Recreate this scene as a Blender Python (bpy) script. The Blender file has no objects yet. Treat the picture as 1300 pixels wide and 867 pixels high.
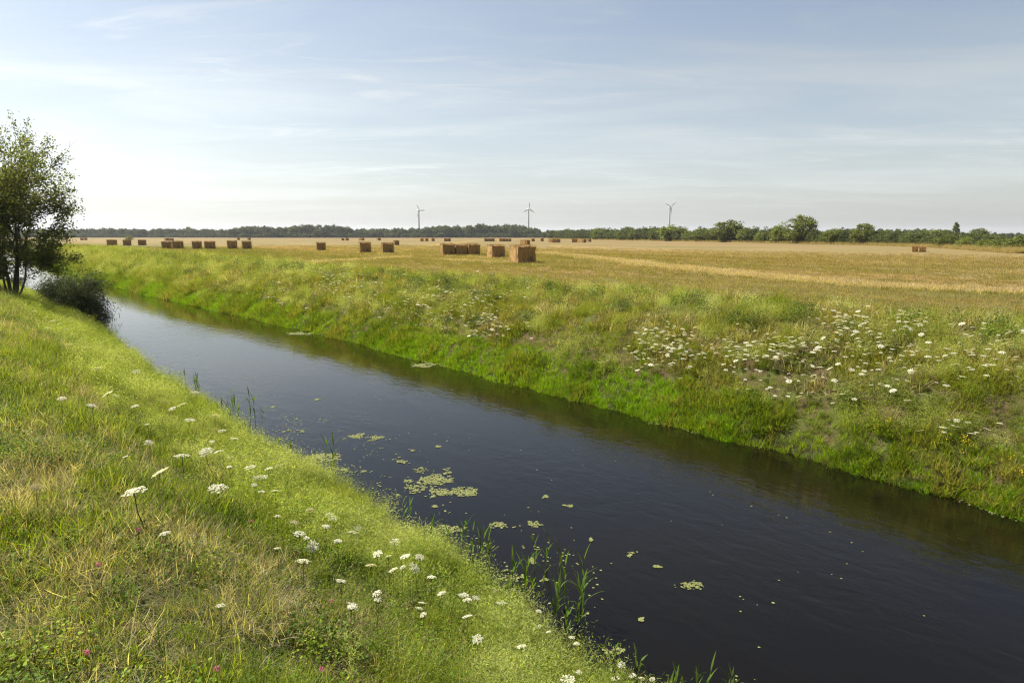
import bpy, math, numpy as np
from mathutils import Vector, Matrix
scene = bpy.context.scene
COL = scene.collection
R = math.radians

# ------------------------------------------------------------------ camera
CAM_H = 1.85
FPX = 1300 * 24 / 36
PITCH = math.atan((433.5 - 299.7) / FPX)
cam_data = bpy.data.cameras.new('camera')
cam_data.lens = 24; cam_data.sensor_width = 36
cam_data.clip_start = 0.05; cam_data.clip_end = 30000
cam = bpy.data.objects.new('camera', cam_data)
cam.location = (0, 0, CAM_H)
cam.rotation_euler = (math.pi / 2 - PITCH, 0, 0)
COL.objects.link(cam)
scene.camera = cam

# ------------------------------------------------------------------ sky
SUN_AZ = -68.0      # degrees, negative = left of the view direction (+Y)
SUN_EL = 51.0
world = bpy.data.worlds.new('World'); scene.world = world
world.use_nodes = True
nt = world.node_tree; N = nt.nodes; L = nt.links; N.clear()
def nd(tree, t, **kw):
    n = tree.nodes.new(t)
    for k, v in kw.items(): setattr(n, k, v)
    return n
def mth(tree, op, a, b=None, c=None, clamp=False):
    n = tree.nodes.new('ShaderNodeMath'); n.operation = op; n.use_clamp = clamp
    for i, s in enumerate((a, b, c)):
        if s is None: continue
        if isinstance(s, (int, float)): n.inputs[i].default_value = s
        else: tree.links.new(s, n.inputs[i])
    return n.outputs[0]
def mixc(tree, f, a, b, mode='MIX'):
    n = tree.nodes.new('ShaderNodeMix'); n.data_type = 'RGBA'; n.blend_type = mode
    for s, i in ((f, 0), (a, 6), (b, 7)):
        if isinstance(s, (int, float)): n.inputs[i].default_value = s
        elif isinstance(s, (tuple, list)): n.inputs[i].default_value = (*s, 1)
        else: tree.links.new(s, n.inputs[i])
    return n.outputs[2]
def ramp(tree, f, lo, hi):
    n = tree.nodes.new('ShaderNodeMapRange'); n.interpolation_type = 'SMOOTHSTEP'
    n.inputs[1].default_value = lo; n.inputs[2].default_value = hi
    tree.links.new(f, n.inputs[0]); return n.outputs[0]
def noise(tree, vec, scale, detail=4, rough=0.55, dist=0.0):
    n = tree.nodes.new('ShaderNodeTexNoise')
    n.inputs['Scale'].default_value = scale; n.inputs['Detail'].default_value = detail
    n.inputs['Roughness'].default_value = rough; n.inputs['Distortion'].default_value = dist
    if vec is not None: tree.links.new(vec, n.inputs['Vector'])
    return n.outputs[0]
def mapping(tree, vec, scale=(1, 1, 1), rot=(0, 0, 0), loc=(0, 0, 0)):
    n = tree.nodes.new('ShaderNodeMapping')
    n.inputs['Scale'].default_value = scale; n.inputs['Rotation'].default_value = rot; n.inputs['Location'].default_value = loc
    tree.links.new(vec, n.inputs['Vector']); return n.outputs[0]

sky = nd(nt, 'ShaderNodeTexSky', sky_type='NISHITA', sun_disc=False)
sky.sun_elevation = R(SUN_EL); sky.sun_rotation = R(SUN_AZ)
sky.air_density = 1.0; sky.dust_density = 1.5; sky.ozone_density = 0.6; sky.altitude = 0
tc = nd(nt, 'ShaderNodeTexCoord')
sep = nd(nt, 'ShaderNodeSeparateXYZ'); L.new(tc.outputs['Generated'], sep.inputs[0])
zc = mth(nt, 'MAXIMUM', sep.outputs[2], 0.0)
zz = mth(nt, 'ADD', zc, 0.06)
cmb = nd(nt, 'ShaderNodeCombineXYZ')
L.new(mth(nt, 'DIVIDE', sep.outputs[0], zz), cmb.inputs[0]); L.new(mth(nt, 'DIVIDE', sep.outputs[1], zz), cmb.inputs[1])
cp = cmb.outputs[0]
cA = noise(nt, mapping(nt, cp, (0.38, 0.85, 1), (0, 0, R(14)), (3.2, 1.7, 0)), 1.0, 5, 0.55, 0.8)       # cirrus bands
cB = noise(nt, mapping(nt, cp, (0.9, 2.4, 1), (0, 0, R(-22)), (7.1, 4.4, 0)), 1.3, 6, 0.6, 1.4)        # wisps
cC = noise(nt, mapping(nt, cp, (0.25, 0.5, 1), (0, 0, R(8)), (0.4, 9.0, 0)), 1.0, 3, 0.5, 0.2)           # large gaps
thin = mth(nt, 'MULTIPLY', ramp(nt, cA, 0.36, 0.76), 0.82)
wisp = mth(nt, 'MULTIPLY', mth(nt, 'MULTIPLY', ramp(nt, cB, 0.48, 0.76), ramp(nt, cC, 0.40, 0.56)), 0.65)
veil = mth(nt, 'DIVIDE', 0.15, mth(nt, 'ADD', zc, 0.15))       # air mass of the high veil
bw = nd(nt, 'ShaderNodeRGBToBW'); L.new(sky.outputs[0], bw.inputs[0])
def grey(ks):
    c = nd(nt, 'ShaderNodeCombineXYZ')
    for i, k in enumerate(ks): L.new(mth(nt, 'MULTIPLY', bw.outputs[0], k), c.inputs[i])
    return c.outputs[0]
skyc = mixc(nt, mth(nt, 'MULTIPLY_ADD', veil, 0.72, 0.08, clamp=True), sky.outputs[0], grey((0.86, 0.895, 0.885)))
skyc = mixc(nt, mth(nt, 'MULTIPLY', mth(nt, 'MINIMUM', mth(nt, 'ADD', thin, wisp), 0.85), mth(nt, 'DIVIDE', zc, mth(nt, 'ADD', zc, 0.07))), skyc, grey((1.22, 1.28, 1.28)))
bg = nd(nt, 'ShaderNodeBackground'); bg.inputs[1].default_value = 0.055
L.new(skyc, bg.inputs[0])
L.new(bg.outputs[0], nd(nt, 'ShaderNodeOutputWorld').inputs[0])

# ------------------------------------------------------------------ sun
sd = bpy.data.lights.new('sun', 'SUN'); sd.energy = 5.0; sd.angle = R(0.6); sd.color = (1.0, 0.94, 0.84)
sun = bpy.data.objects.new('sun', sd); COL.objects.link(sun)
sdir = Vector((math.sin(R(SUN_AZ)) * math.cos(R(SUN_EL)), math.cos(R(SUN_AZ)) * math.cos(R(SUN_EL)), math.sin(R(SUN_EL))))
sun.rotation_euler = sdir.to_track_quat('Z', 'Y').to_euler(); sun.location = sdir * 60

vs = scene.view_settings
vs.view_transform = 'Standard'; vs.look = 'None'; vs.exposure = 1.5; vs.gamma = 1.0
scene.cycles.max_bounces = 4; scene.cycles.diffuse_bounces = 2; scene.cycles.glossy_bounces = 2
scene.cycles.transmission_bounces = 4; scene.cycles.transparent_max_bounces = 8; scene.cycles.volume_bounces = 0
scene.cycles.use_denoising = True; scene.cycles.denoising_prefilter = 'NONE'
scene.cycles.filter_width = 1.2
scene.cycles.sample_clamp_indirect = 4.0

# ------------------------------------------------------------------ maths helpers
TH = R(39.0)
U = np.array([-math.sin(TH), math.cos(TH)]); W = np.array([math.cos(TH), math.sin(TH)])   # along the canal / across it
WATER = -2.15
def sstep(a, b, x): t = np.clip((np.asarray(x, float) - a) / (b - a), 0, 1); return t * t * (3 - 2 * t)
def hash2(i, j, seed):
    h = (i.astype(np.int64) * 374761393 + j.astype(np.int64) * 668265263 + seed * 974634777) & 0x7fffffff
    h = ((h ^ (h >> 13)) * 1274126177) & 0x7fffffff
    return ((h ^ (h >> 16)) & 0xffff) / 65535.0
def vnoise(x, y, seed=0):
    x = np.asarray(x, float); y = np.asarray(y, float)
    i = np.floor(x); j = np.floor(y); fx = x - i; fy = y - j
    fx = fx * fx * (3 - 2 * fx); fy = fy * fy * (3 - 2 * fy)
    i = i.astype(np.int64); j = j.astype(np.int64)
    return ((hash2(i, j, seed) * (1 - fx) + hash2(i + 1, j, seed) * fx) * (1 - fy)
            + (hash2(i, j + 1, seed) * (1 - fx) + hash2(i + 1, j + 1, seed) * fx) * fy)
def fbm(x, y, seed=0, o=4):
    a = 0.5; t = 0; n = 0
    for k in range(o):
        t = t + a * vnoise(np.asarray(x) * 2 ** k, np.asarray(y) * 2 ** k, seed + k * 17); n += a; a *= 0.55
    return t / n
def shift(s, d0):
    sl = -2.0 * sstep(32, 78, s); sr = -2.1 * sstep(14, 70, s)
    b = sstep(5.5, 10, d0)
    return sl * (1 - b) + sr * b
PD = np.array([-9e3, -2.0, -0.6, 0.4, 1.0, 4.15, 5.2, 6.4, 9.6, 10.6, 11.6, 12.2, 13.2, 14.2, 15.5, 17.0, 18.5, 9e3])
PZ = np.array([0.02, 0.02, 0.01, -0.06, -0.28, -2.15, -2.7, -3.1, -3.1, -2.7, -2.15, -1.62, -0.98, -0.55, -0.25, -0.07, 0, 0])
_dd = np.linspace(-3, 21, 1201); _zz = np.interp(_dd, PD, PZ)
_k = np.hanning(35); _k /= _k.sum(); _zs = np.convolve(np.pad(_zz, 17, mode='edge'), _k, 'valid')
def wander(s, side):
    s = np.asarray(s, float)
    return (fbm(s * 0.33, s * 0 + side * 7.3, 15, 2) - 0.5) * 0.55 + (fbm(s * 1.4, s * 0 + side * 3.1, 16, 3) - 0.5) * 0.34
def zprof(s, d0):
    d0 = np.asarray(d0, float)
    near_l = np.exp(-((d0 - 4.2) / 1.1) ** 2); near_r = np.exp(-((d0 - 11.7) / 1.1) ** 2)
    z = np.interp(d0 + near_l * wander(s, 0) + near_r * wander(s, 1), _dd, _zs)
    bank = np.exp(-((np.asarray(d0) - 2.4) / 2.2) ** 2) + np.exp(-((np.asarray(d0) - 14.6) / 2.4) ** 2)
    z = z + bank * (fbm(np.asarray(s) * 0.9, np.asarray(d0) * 0.9, 5, 3) - 0.5) * 0.34
    z = z + (fbm(np.asarray(s) * 2.2, np.asarray(d0) * 2.2, 9, 2) - 0.5) * 0.07 * (np.asarray(d0) < 20)
    return z
def sd_of(x, y): return x * U[0] + y * U[1], x * W[0] + y * W[1]
def sd0_of(x, y):
    s, d = sd_of(np.asarray(x, float), np.asarray(y, float))
    d0 = d - shift(s, d); d0 = d - shift(s, d0)
    return s, d0
def tz(x, y): return zprof(*sd0_of(x, y))
def xy_of(s, d0):
    d = d0 + shift(s, d0)
    return s * U[0] + d * W[0], s * U[1] + d * W[1]
_cp, _sp = math.cos(PITCH), math.sin(PITCH)
def ray(px, py):
    dx, dz = px - 650, -(py - 433.5)
    return np.array([dx, FPX * _cp + dz * _sp, -FPX * _sp + dz * _cp]) / FPX
def gp(px, py, z=0.0):                                  # surveyed point of the photograph on the level z
    r = ray(px, py); t = (z - CAM_H) / r[2]
    return np.array([r[0] * t, r[1] * t, z])
def gt(px, py, h=0.0):                                  # surveyed point h above the terrain
    r = ray(px, py); t = np.concatenate([np.linspace(1.2, 40, 1500), np.linspace(40, 200, 1500)])
    P = r[None] * t[:, None]; P[:, 2] += CAM_H
    g = np.maximum(tz(P[:, 0], P[:, 1]), WATER) + h
    k = np.argmax(P[:, 2] <= g)
    return P[k], t[k]
def project(x, y, z):
    f = y * _cp - (z - CAM_H) * _sp; upv = y * _sp + (z - CAM_H) * _cp
    f = np.where(f < 0.1, 0.1, f)
    return 650 + FPX * x / f, 433.5 - FPX * upv / f, f
def inview(x, y, z, m=0.15):
    px, py, f = project(x, y, z)
    return (f > 0.4) & (px > -1300 * m) & (px < 1300 * (1 + m)) & (py < 867 * (1 + m * 1.6)) & (py > -400)

# ------------------------------------------------------------------ mesh helpers
def mk(name, V, F, mat=None, parent=None, attrs=None, smooth=False, link=True, mi=None):
    me = bpy.data.meshes.new(name)
    V = np.asarray(V, np.float32)
    if isinstance(F, np.ndarray):
        n, k = F.shape
        me.vertices.add(len(V)); me.vertices.foreach_set('co', V.ravel())
        me.loops.add(n * k); me.loops.foreach_set('vertex_index', F.astype(np.int32).ravel())
        me.polygons.add(n); me.polygons.foreach_set('loop_start', np.arange(0, n * k, k, dtype=np.int32))
        me.update(calc_edges=True)
    else:
        me.from_pydata(V.tolist(), [], F)
    if attrs:
        for an, av in attrs.items():
            a = me.attributes.new(an, 'FLOAT', 'POINT'); a.data.foreach_set('value', np.asarray(av, np.float32))
    if mat is not None:
        for m in (mat if isinstance(mat, (list, tuple)) else [mat]): me.materials.append(m)
    if mi is not None: me.polygons.foreach_set('material_index', np.asarray(mi, np.int32))
    if smooth: me.polygons.foreach_set('use_smooth', np.ones(len(me.polygons), bool))
    me.update()
    o = bpy.data.objects.new(name, me)
    if link: COL.objects.link(o)
    if parent is not None: o.parent = parent
    return o
class MB:                                               # mixed-size mesh collector
    def __init__(s): s.V = []; s.F = []; s.n = 0; s.A = []; s.M = []
    def add(s, V, F, a=0.5, m=0):
        V = np.asarray(V, float); s.V.append(V)
        for f in F: s.F.append(tuple(int(i) + s.n for i in f))
        s.M += [m] * len(F)
        s.A.append(np.full(len(V), a) if np.isscalar(a) else np.asarray(a)); s.n += len(V)
    def build(s, name, mat, parent=None, link=True, smooth=False):
        return mk(name, np.concatenate(s.V), s.F, mat, parent, {'bv': np.concatenate(s.A)}, smooth, link, s.M)
def tube(P, rad, n=6, cap=True):
    P = np.asarray(P, float); m = len(P); rad = np.broadcast_to(np.asarray(rad, float), (m,))
    V = []; ref = np.array([0.31, 0.87, 0.21])
    for i in range(m):
        t = P[min(i + 1, m - 1)] - P[max(i - 1, 0)]; t = t / (np.linalg.norm(t) + 1e-9)
        a = np.cross(t, ref); a /= np.linalg.norm(a) + 1e-9; b = np.cross(t, a)
        for k in range(n):
            w = 2 * math.pi * k / n; V.append(P[i] + rad[i] * (math.cos(w) * a + math.sin(w) * b))
    F = [(i * n + k, i * n + (k + 1) % n, (i + 1) * n + (k + 1) % n, (i + 1) * n + k) for i in range(m - 1) for k in range(n)]
    if cap: F += [tuple(range(n))[::-1], tuple((m - 1) * n + k for k in range(n))]
    return np.array(V), F
def box(x0, x1, y0, y1, z0, z1):
    V = [(x, y, z) for z in (z0, z1) for y in (y0, y1) for x in (x0, x1)]
    return np.array(V, float), [(0, 2, 3, 1), (4, 5, 7, 6), (0, 1, 5, 4), (2, 6, 7, 3), (0, 4, 6, 2), (1, 3, 7, 5)]
def tag(o, label=None, cat=None, group=None, kind=None):
    if label: o['label'] = label
    if cat: o['category'] = cat
    if group: o['group'] = group
    if kind: o['kind'] = kind
    return o
def empty(name, loc, rz=0.0, tilt=(0, 0)):
    o = bpy.data.objects.new(name, None); COL.objects.link(o)
    o.location = [float(c) for c in loc]; o.rotation_euler = (tilt[0], tilt[1], rz); o.empty_display_size = 0.2
    return o
def child(name, mesh, parent):
    o = bpy.data.objects.new(name, mesh); COL.objects.link(o); o.parent = parent; return o

# ------------------------------------------------------------------ materials
def newmat(name):
    m = bpy.data.materials.new(name); m.use_nodes = True
    t = m.node_tree; t.nodes.clear()
    return m, t, t.nodes.new('ShaderNodeOutputMaterial')
def principled(t, col, rough=0.7, spec=0.3, normal=None):
    b = t.nodes.new('ShaderNodeBsdfPrincipled')
    if isinstance(col, (tuple, list)): b.inputs['Base Color'].default_value = (*col, 1)
    else: t.links.new(col, b.inputs['Base Color'])
    if isinstance(rough, (int, float)): b.inputs['Roughness'].default_value = rough
    else: t.links.new(rough, b.inputs['Roughness'])
    b.inputs['Specular IOR Level'].default_value = spec
    if normal is not None: t.links.new(normal, b.inputs['Normal'])
    return b
def bump(t, h, strength=0.5, dist=0.02):
    b = t.nodes.new('ShaderNodeBump'); b.inputs['Strength'].default_value = strength; b.inputs['Distance'].default_value = dist
    t.links.new(h, b.inputs['Height']); return b.outputs[0]
def leafmat(name, col=None, var=0.5, transl=0.5, rough=0.7, spec=0.10, inst=False, objrand=0.25):
    m, t, out = newmat(name)
    at = t.nodes.new('ShaderNodeAttribute'); at.attribute_name = 'bv'
    if inst:
        ti = t.nodes.new('ShaderNodeAttribute'); ti.attribute_type = 'INSTANCER'; ti.attribute_name = 'tint'
        base = ti.outputs['Color']
    else:
        rgb = t.nodes.new('ShaderNodeRGB'); rgb.outputs[0].default_value = (*col, 1); base = rgb.outputs[0]
    f = mth(t, 'MULTIPLY_ADD', at.outputs['Fac'], var, 1 - var / 2)
    if not inst:
        oi = t.nodes.new('ShaderNodeObjectInfo')
        f = mth(t, 'MULTIPLY', f, mth(t, 'MULTIPLY_ADD', oi.outputs['Random'], objrand, 1 - objrand / 2))
    c = t.nodes.new('ShaderNodeVectorMath'); c.operation = 'SCALE'
    t.links.new(base, c.inputs[0]); t.links.new(f, c.inputs['Scale'])
    hs = t.nodes.new('ShaderNodeHueSaturation'); t.links.new(c.outputs[0], hs.inputs['Color'])
    t.links.new(mth(t, 'MULTIPLY_ADD', at.outputs['Fac'], 0.05, 0.475), hs.inputs['Hue'])
    b = principled(t, hs.outputs[0], rough, spec)
    tr = t.nodes.new('ShaderNodeBsdfTranslucent')
    g = mixc(t, 1.0, hs.outputs[0], (1.45, 1.40, 0.55), 'MULTIPLY'); t.links.new(g, tr.inputs[0])
    mx = t.nodes.new('ShaderNodeMixShader'); mx.inputs[0].default_value = transl
    t.links.new(b.outputs[0], mx.inputs[1]); t.links.new(tr.outputs[0], mx.inputs[2]); t.links.new(mx.outputs[0], out.inputs[0])
    return m
M_GRASS = leafmat('grass_blade', inst=True, var=0.7)
M_LEAF_I = leafmat('herb_leaf', inst=True, var=0.6, transl=0.3)
M_FLOWER = leafmat('umbel_white', (0.55, 0.54, 0.44), var=0.3, transl=0.3, rough=0.8, spec=0.1, objrand=0.15)
M_FLOWER_OLD = leafmat('umbel_cream', (0.34, 0.31, 0.18), var=0.35, transl=0.3, rough=0.8, spec=0.1)
M_STEM = leafmat('flower_stem', (0.09, 0.12, 0.022), var=0.5, transl=0.2)
M_CLOVER = leafmat('clover_pink', (0.42, 0.11, 0.24), var=0.6, transl=0.3)
M_YELLOW = leafmat('petal_yellow', (0.62, 0.42, 0.03), var=0.4, transl=0.3)
M_REED = leafmat('reed_leaf', (0.075, 0.125, 0.020), var=0.5, transl=0.4)
M_ALGAE = leafmat('duckweed', (0.140, 0.150, 0.055), var=0.5, transl=0.1, rough=0.6, objrand=0.1)
M_TREE = leafmat('alder_leaf', (0.125, 0.145, 0.045), var=0.7, transl=0.45)
M_WILLOW = leafmat('willow_leaf', (0.042, 0.058, 0.018), var=0.7, transl=0.28)
M_HEDGE = leafmat('hedge_leaf', (0.120, 0.140, 0.030), var=0.7, transl=0.22, objrand=0.5)
M_WOOD = leafmat('wood_leaf', (0.075, 0.092, 0.030), var=0.7, transl=0.15, objrand=0.5)
def barkmat():
    m, t, out = newmat('bark')
    c = t.nodes.new('ShaderNodeTexCoord')
    n1 = noise(t, mapping(t, c.outputs['Object'], (14, 14, 3)), 1.0, 5)
    col = mixc(t, n1, (0.045, 0.036, 0.028), (0.15, 0.125, 0.10))
    b = principled(t, col, 0.9, 0.1, bump(t, n1, 0.6, 0.02)); t.links.new(b.outputs[0], out.inputs[0]); return m
M_BARK = barkmat()
def balemat():
    m, t, out = newmat('straw_bale')
    c = t.nodes.new('ShaderNodeTexCoord'); at = t.nodes.new('ShaderNodeAttribute'); at.attribute_name = 'bv'
    oi = t.nodes.new('ShaderNodeObjectInfo')
    n1 = noise(t, mapping(t, c.outputs['Object'], (22, 22, 5)), 1.0, 5, 0.65)
    n2 = noise(t, c.outputs['Object'], 2.5, 3)
    col = mixc(t, n1, (0.12, 0.069, 0.024), (0.47, 0.295, 0.105))
    col = mixc(t, ramp(t, n2, 0.45, 0.75), col, (0.15, 0.10, 0.045))
    f = mth(t, 'MULTIPLY', mth(t, 'MULTIPLY_ADD', at.outputs['Fac'], 0.6, 0.7), mth(t, 'MULTIPLY_ADD', oi.outputs['Random'], 0.3, 0.85))
    v = t.nodes.new('ShaderNodeVectorMath'); v.operation = 'SCALE'; t.links.new(col, v.inputs[0]); t.links.new(f, v.inputs['Scale'])
    b = principled(t, v.outputs[0], 0.85, 0.15, bump(t, n1, 0.8, 0.03)); t.links.new(b.outputs[0], out.inputs[0]); return m
M_BALE = balemat()
def flatmat(name, col, rough=0.6, spec=0.3, var=0.15):
    m, t, out = newmat(name)
    c = t.nodes.new('ShaderNodeTexCoord'); n1 = noise(t, c.outputs['Object'], 3.0, 4)
    cc = mixc(t, n1, tuple(x * (1 - var) for x in col), tuple(min(1, x * (1 + var)) for x in col))
    b = principled(t, cc, rough, spec); t.links.new(b.outputs[0], out.inputs[0]); return m
M_TWINE = flatmat('twine', (0.30, 0.22, 0.10)); M_TURB = flatmat('turbine_paint', (0.30, 0.31, 0.32), 0.5, 0.3, 0.05)

def groundmat():
    m, t, out = newmat('ground_soil_and_stubble')
    g = t.nodes.new('ShaderNodeNewGeometry'); P = g.outputs['Position']
    Q = mapping(t, P, (1, 1, 1), (0, 0, -(math.pi / 2 + TH)))          # x along the canal, y across
    ua = t.nodes.new('ShaderNodeAttribute'); ua.attribute_name = 'across'
    d = ua.outputs['Fac']
    nA = noise(t, P, 1.7, 5, 0.65); nB = noise(t, P, 6.0, 4, 0.65); nF = noise(t, P, 38.0, 3, 0.7)
    # mown rows run along the canal
    wob = mth(t, 'MULTIPLY_ADD', noise(t, mapping(t, Q, (0.012, 0.05, 1)), 1.0, 3), 6.0, -3.0)
    dq = mth(t, 'ADD', d, wob)
    cq = t.nodes.new('ShaderNodeCombineXYZ'); t.links.new(dq, cq.inputs[1])
    sq = t.nodes.new('ShaderNodeSeparateXYZ'); t.links.new(Q, sq.inputs[0])
    t.links.new(mth(t, 'MULTIPLY', sq.outputs[0], 0.02), cq.inputs[0])
    rows = noise(t, mapping(t, cq.outputs[0], (1, 0.42, 1)), 1.0, 4, 0.6)
    rows2 = noise(t, mapping(t, cq.outputs[0], (1, 0.08, 1), (0, 0, 0), (5, 3, 0)), 1.0, 3, 0.5)
    straw = mixc(t, nB, (0.165, 0.122, 0.055), (0.245, 0.176, 0.084))
    green = mixc(t, nB, (0.080, 0.080, 0.020), (0.128, 0.114, 0.036))
    patch = noise(t, mapping(t, Q, (0.05, 0.12, 1), (0, 0, 0), (2, 8, 0)), 1.0, 5, 0.6)
    fg = mth(t, 'ADD', mth(t, 'MULTIPLY', ramp(t, rows, 0.40, 0.58), 0.65), mth(t, 'MULTIPLY', ramp(t, patch, 0.42, 0.60), 0.40))
    near = mth(t, 'SUBTRACT', 1.0, ramp(t, dq, 21.0, 40.0))             # the headland stays greener
    fg = mth(t, 'ADD', mth(t, 'MULTIPLY', fg, 0.75), mth(t, 'MULTIPLY', near, 0.7), clamp=True)
    farm = mth(t, 'MULTIPLY', ramp(t, d, 120.0, 300.0), 0.4)
    fg = mth(t, 'MULTIPLY', fg, mth(t, 'SUBTRACT', 1.0, farm))
    field = mixc(t, fg, straw, green)
    field = mixc(t, mth(t, 'MULTIPLY', ramp(t, rows2, 0.52, 0.64), 0.6), field, (0.225, 0.135, 0.060))
    field = mixc(t, mth(t, 'MULTIPLY', ramp(t, rows2, 0.47, 0.38), 0.6), field, (0.098, 0.098, 0.030))
    field = mixc(t, mth(t, 'MULTIPLY', ramp(t, d, 60.0, 160.0), 0.45), field, (0.135, 0.095, 0.046))
    soil = mixc(t, nB, (0.040, 0.028, 0.015), (0.105, 0.074, 0.038))
    bankc = mixc(t, ramp(t, nA, 0.38, 0.62), soil, (0.065, 0.075, 0.018))
    thatch = mixc(t, nB, (0.06, 0.050, 0.025), (0.18, 0.14, 0.075))
    leftc = mixc(t, ramp(t, nA, 0.40, 0.66), (0.045, 0.055, 0.014), thatch)
    mud = mixc(t, nB, (0.018, 0.015, 0.010), (0.040, 0.033, 0.020))
    onfield = ramp(t, mth(t, 'ADD', d, mth(t, 'MULTIPLY_ADD', nA, 2.0, -1.0)), 16.6, 18.4)
    col = mixc(t, ramp(t, d, 7.5, 8.0), leftc, bankc)
    col = mixc(t, onfield, col, field)
    sz = t.nodes.new('ShaderNodeSeparateXYZ'); t.links.new(P, sz.inputs[0])
    col = mixc(t, ramp(t, sz.outputs[2], -1.75, -2.1), col, mud)
    col = mixc(t, mth(t, 'MULTIPLY', ramp(t, nF, 0.3, 0.75), 0.45), col, mixc(t, 1.0, col, (0.55, 0.55, 0.55), 'MULTIPLY'))
    h = mth(t, 'ADD', mth(t, 'MULTIPLY', nB, 1.0), mth(t, 'MULTIPLY', nF, 0.5))
    b = principled(t, col, 0.95, 0.08, bump(t, h, 0.9, 0.06)); t.links.new(b.outputs[0], out.inputs[0]); return m
M_GROUND = groundmat()
def watermat():
    m, t, out = newmat('canal_water')
    g = t.nodes.new('ShaderNodeNewGeometry'); P = g.outputs['Position']
    Q = mapping(t, P, (1, 1, 1), (0, 0, -(math.pi / 2 + TH)))
    n1 = noise(t, mapping(t, Q, (1.6, 3.2, 1), (0, 0, R(20))), 1.3, 4, 0.55, 0.5)
    n2 = noise(t, mapping(t, Q, (4.0, 9.0, 1), (0, 0, R(-12))), 2.0, 3, 0.5, 0.3)
    n3 = noise(t, mapping(t, Q, (0.12, 0.3, 1)), 1.0, 3)
    calm = mth(t, 'MULTIPLY_ADD', ramp(t, noise(t, mapping(t, Q, (0.10, 0.35, 1), (0, 0, R(8))), 1.0, 3), 0.38, 0.62), 0.75, 0.35)
    h = mth(t, 'ADD', mth(t, 'MULTIPLY', n1, calm), mth(t, 'MULTIPLY', n2, mth(t, 'MULTIPLY', ramp(t, n3, 0.4, 0.65), 0.35)))
    b = principled(t, (0.0030, 0.0024, 0.0016), 0.025, 0.36, bump(t, h, 0.17, 0.05))
    b.inputs['IOR'].default_value = 1.33
    t.links.new(b.outputs[0], out.inputs[0]); return m
M_WATER = watermat()

# ------------------------------------------------------------------ the setting
def terrain():
    dl = np.concatenate([[-3500, -1500, -600, -250, -110, -50, -25, -14, -8], np.arange(-5, 24, 0.25), 24 + np.cumsum(0.3 * 1.13 ** np.arange(68))])
    sl = np.concatenate([[-900, -400, -180, -90, -50, -32, -24], np.arange(-18, 62, 0.4), 62 + np.cumsum(0.45 * 1.055 ** np.arange(118))])
    S, D = np.meshgrid(sl, dl, indexing='ij')
    X, Y = xy_of(S, D); Z = zprof(S, D)
    n, m = S.shape
    i = np.arange(n - 1)[:, None] * m + np.arange(m - 1)[None]
    F = np.stack([i, i + m, i + m + 1, i + 1], -1).reshape(-1, 4)[:, ::-1]
    o = mk('ground', np.stack([X, Y, Z], -1).reshape(-1, 3), F, M_GROUND, attrs={'across': D.ravel()}, smooth=True)
    tag(o, kind='structure')
terrain()
def water():
    sl = np.concatenate([np.linspace(-120, 110, 116), np.linspace(130, 3000, 30)])
    V = []
    for s in sl:
        for d in (3.6, 8.1, 12.7):
            x, y = xy_of(np.array(s), np.array(d)); V.append((x, y, WATER))
    F = np.array([(i * 3 + k, i * 3 + k + 1, i * 3 + k + 4, i * 3 + k + 3) for i in range(len(sl) - 1) for k in range(2)])
    tag(mk('canal_water', V, F, M_WATER), kind='structure')
water()

# ------------------------------------------------------------------ scattering (geometry nodes, for what nobody can count)
def source_collection(name, objs):
    c = bpy.data.collections.new(name)
    for k, o in enumerate(objs):
        o.name = '%s_%02d' % (name, k); c.objects.link(o)
    return c
def scatter(name, coll, P, idx, rot, scl, tint, label):
    me = bpy.data.meshes.new(name); n = len(P)
    me.vertices.add(n); me.vertices.foreach_set('co', np.asarray(P, np.float32).ravel())
    a = me.attributes.new('pick', 'INT', 'POINT'); a.data.foreach_set('value', np.asarray(idx, np.int32))
    for nm, v in (('turn', rot), ('size', scl)):
        a = me.attributes.new(nm, 'FLOAT_VECTOR', 'POINT'); a.data.foreach_set('vector', np.asarray(v, np.float32).ravel())
    a = me.attributes.new('tint', 'FLOAT_COLOR', 'POINT')
    a.data.foreach_set('color', np.concatenate([np.asarray(tint, np.float32), np.ones((n, 1), np.float32)], 1).ravel())
    o = bpy.data.objects.new(name, me); COL.objects.link(o)
    g = bpy.data.node_groups.new(name + '_nodes', 'GeometryNodeTree')
    g.interface.new_socket('Geometry', in_out='INPUT', socket_type='NodeSocketGeometry')
    g.interface.new_socket('Geometry', in_out='OUTPUT', socket_type='NodeSocketGeometry')
    gi = g.nodes.new('NodeGroupInput'); go = g.nodes.new('NodeGroupOutput')
    ci = g.nodes.new('GeometryNodeCollectionInfo'); ci.inputs[0].default_value = coll
    ci.inputs['Separate Children'].default_value = True; ci.inputs['Reset Children'].default_value = True
    ip = g.nodes.new('GeometryNodeInstanceOnPoints'); ip.inputs['Pick Instance'].default_value = True
    def na(nm, ty):
        q = g.nodes.new('GeometryNodeInputNamedAttribute'); q.data_type = ty; q.inputs[0].default_value = nm
        return q.outputs[0]
    er = g.nodes.new('FunctionNodeEulerToRotation'); l = g.links
    l.new(na('turn', 'FLOAT_VECTOR'), er.inputs[0]); l.new(er.outputs[0], ip.inputs['Rotation'])
    l.new(na('size', 'FLOAT_VECTOR'), ip.inputs['Scale']); l.new(na('pick', 'INT'), ip.inputs['Instance Index'])
    l.new(gi.outputs[0], ip.inputs['Points']); l.new(ci.outputs[0], ip.inputs['Instance']); l.new(ip.outputs[0], go.inputs[0])
    md = o.modifiers.new('scatter', 'NODES'); md.node_group = g
    return tag(o, label, None, None, 'stuff')

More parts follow.
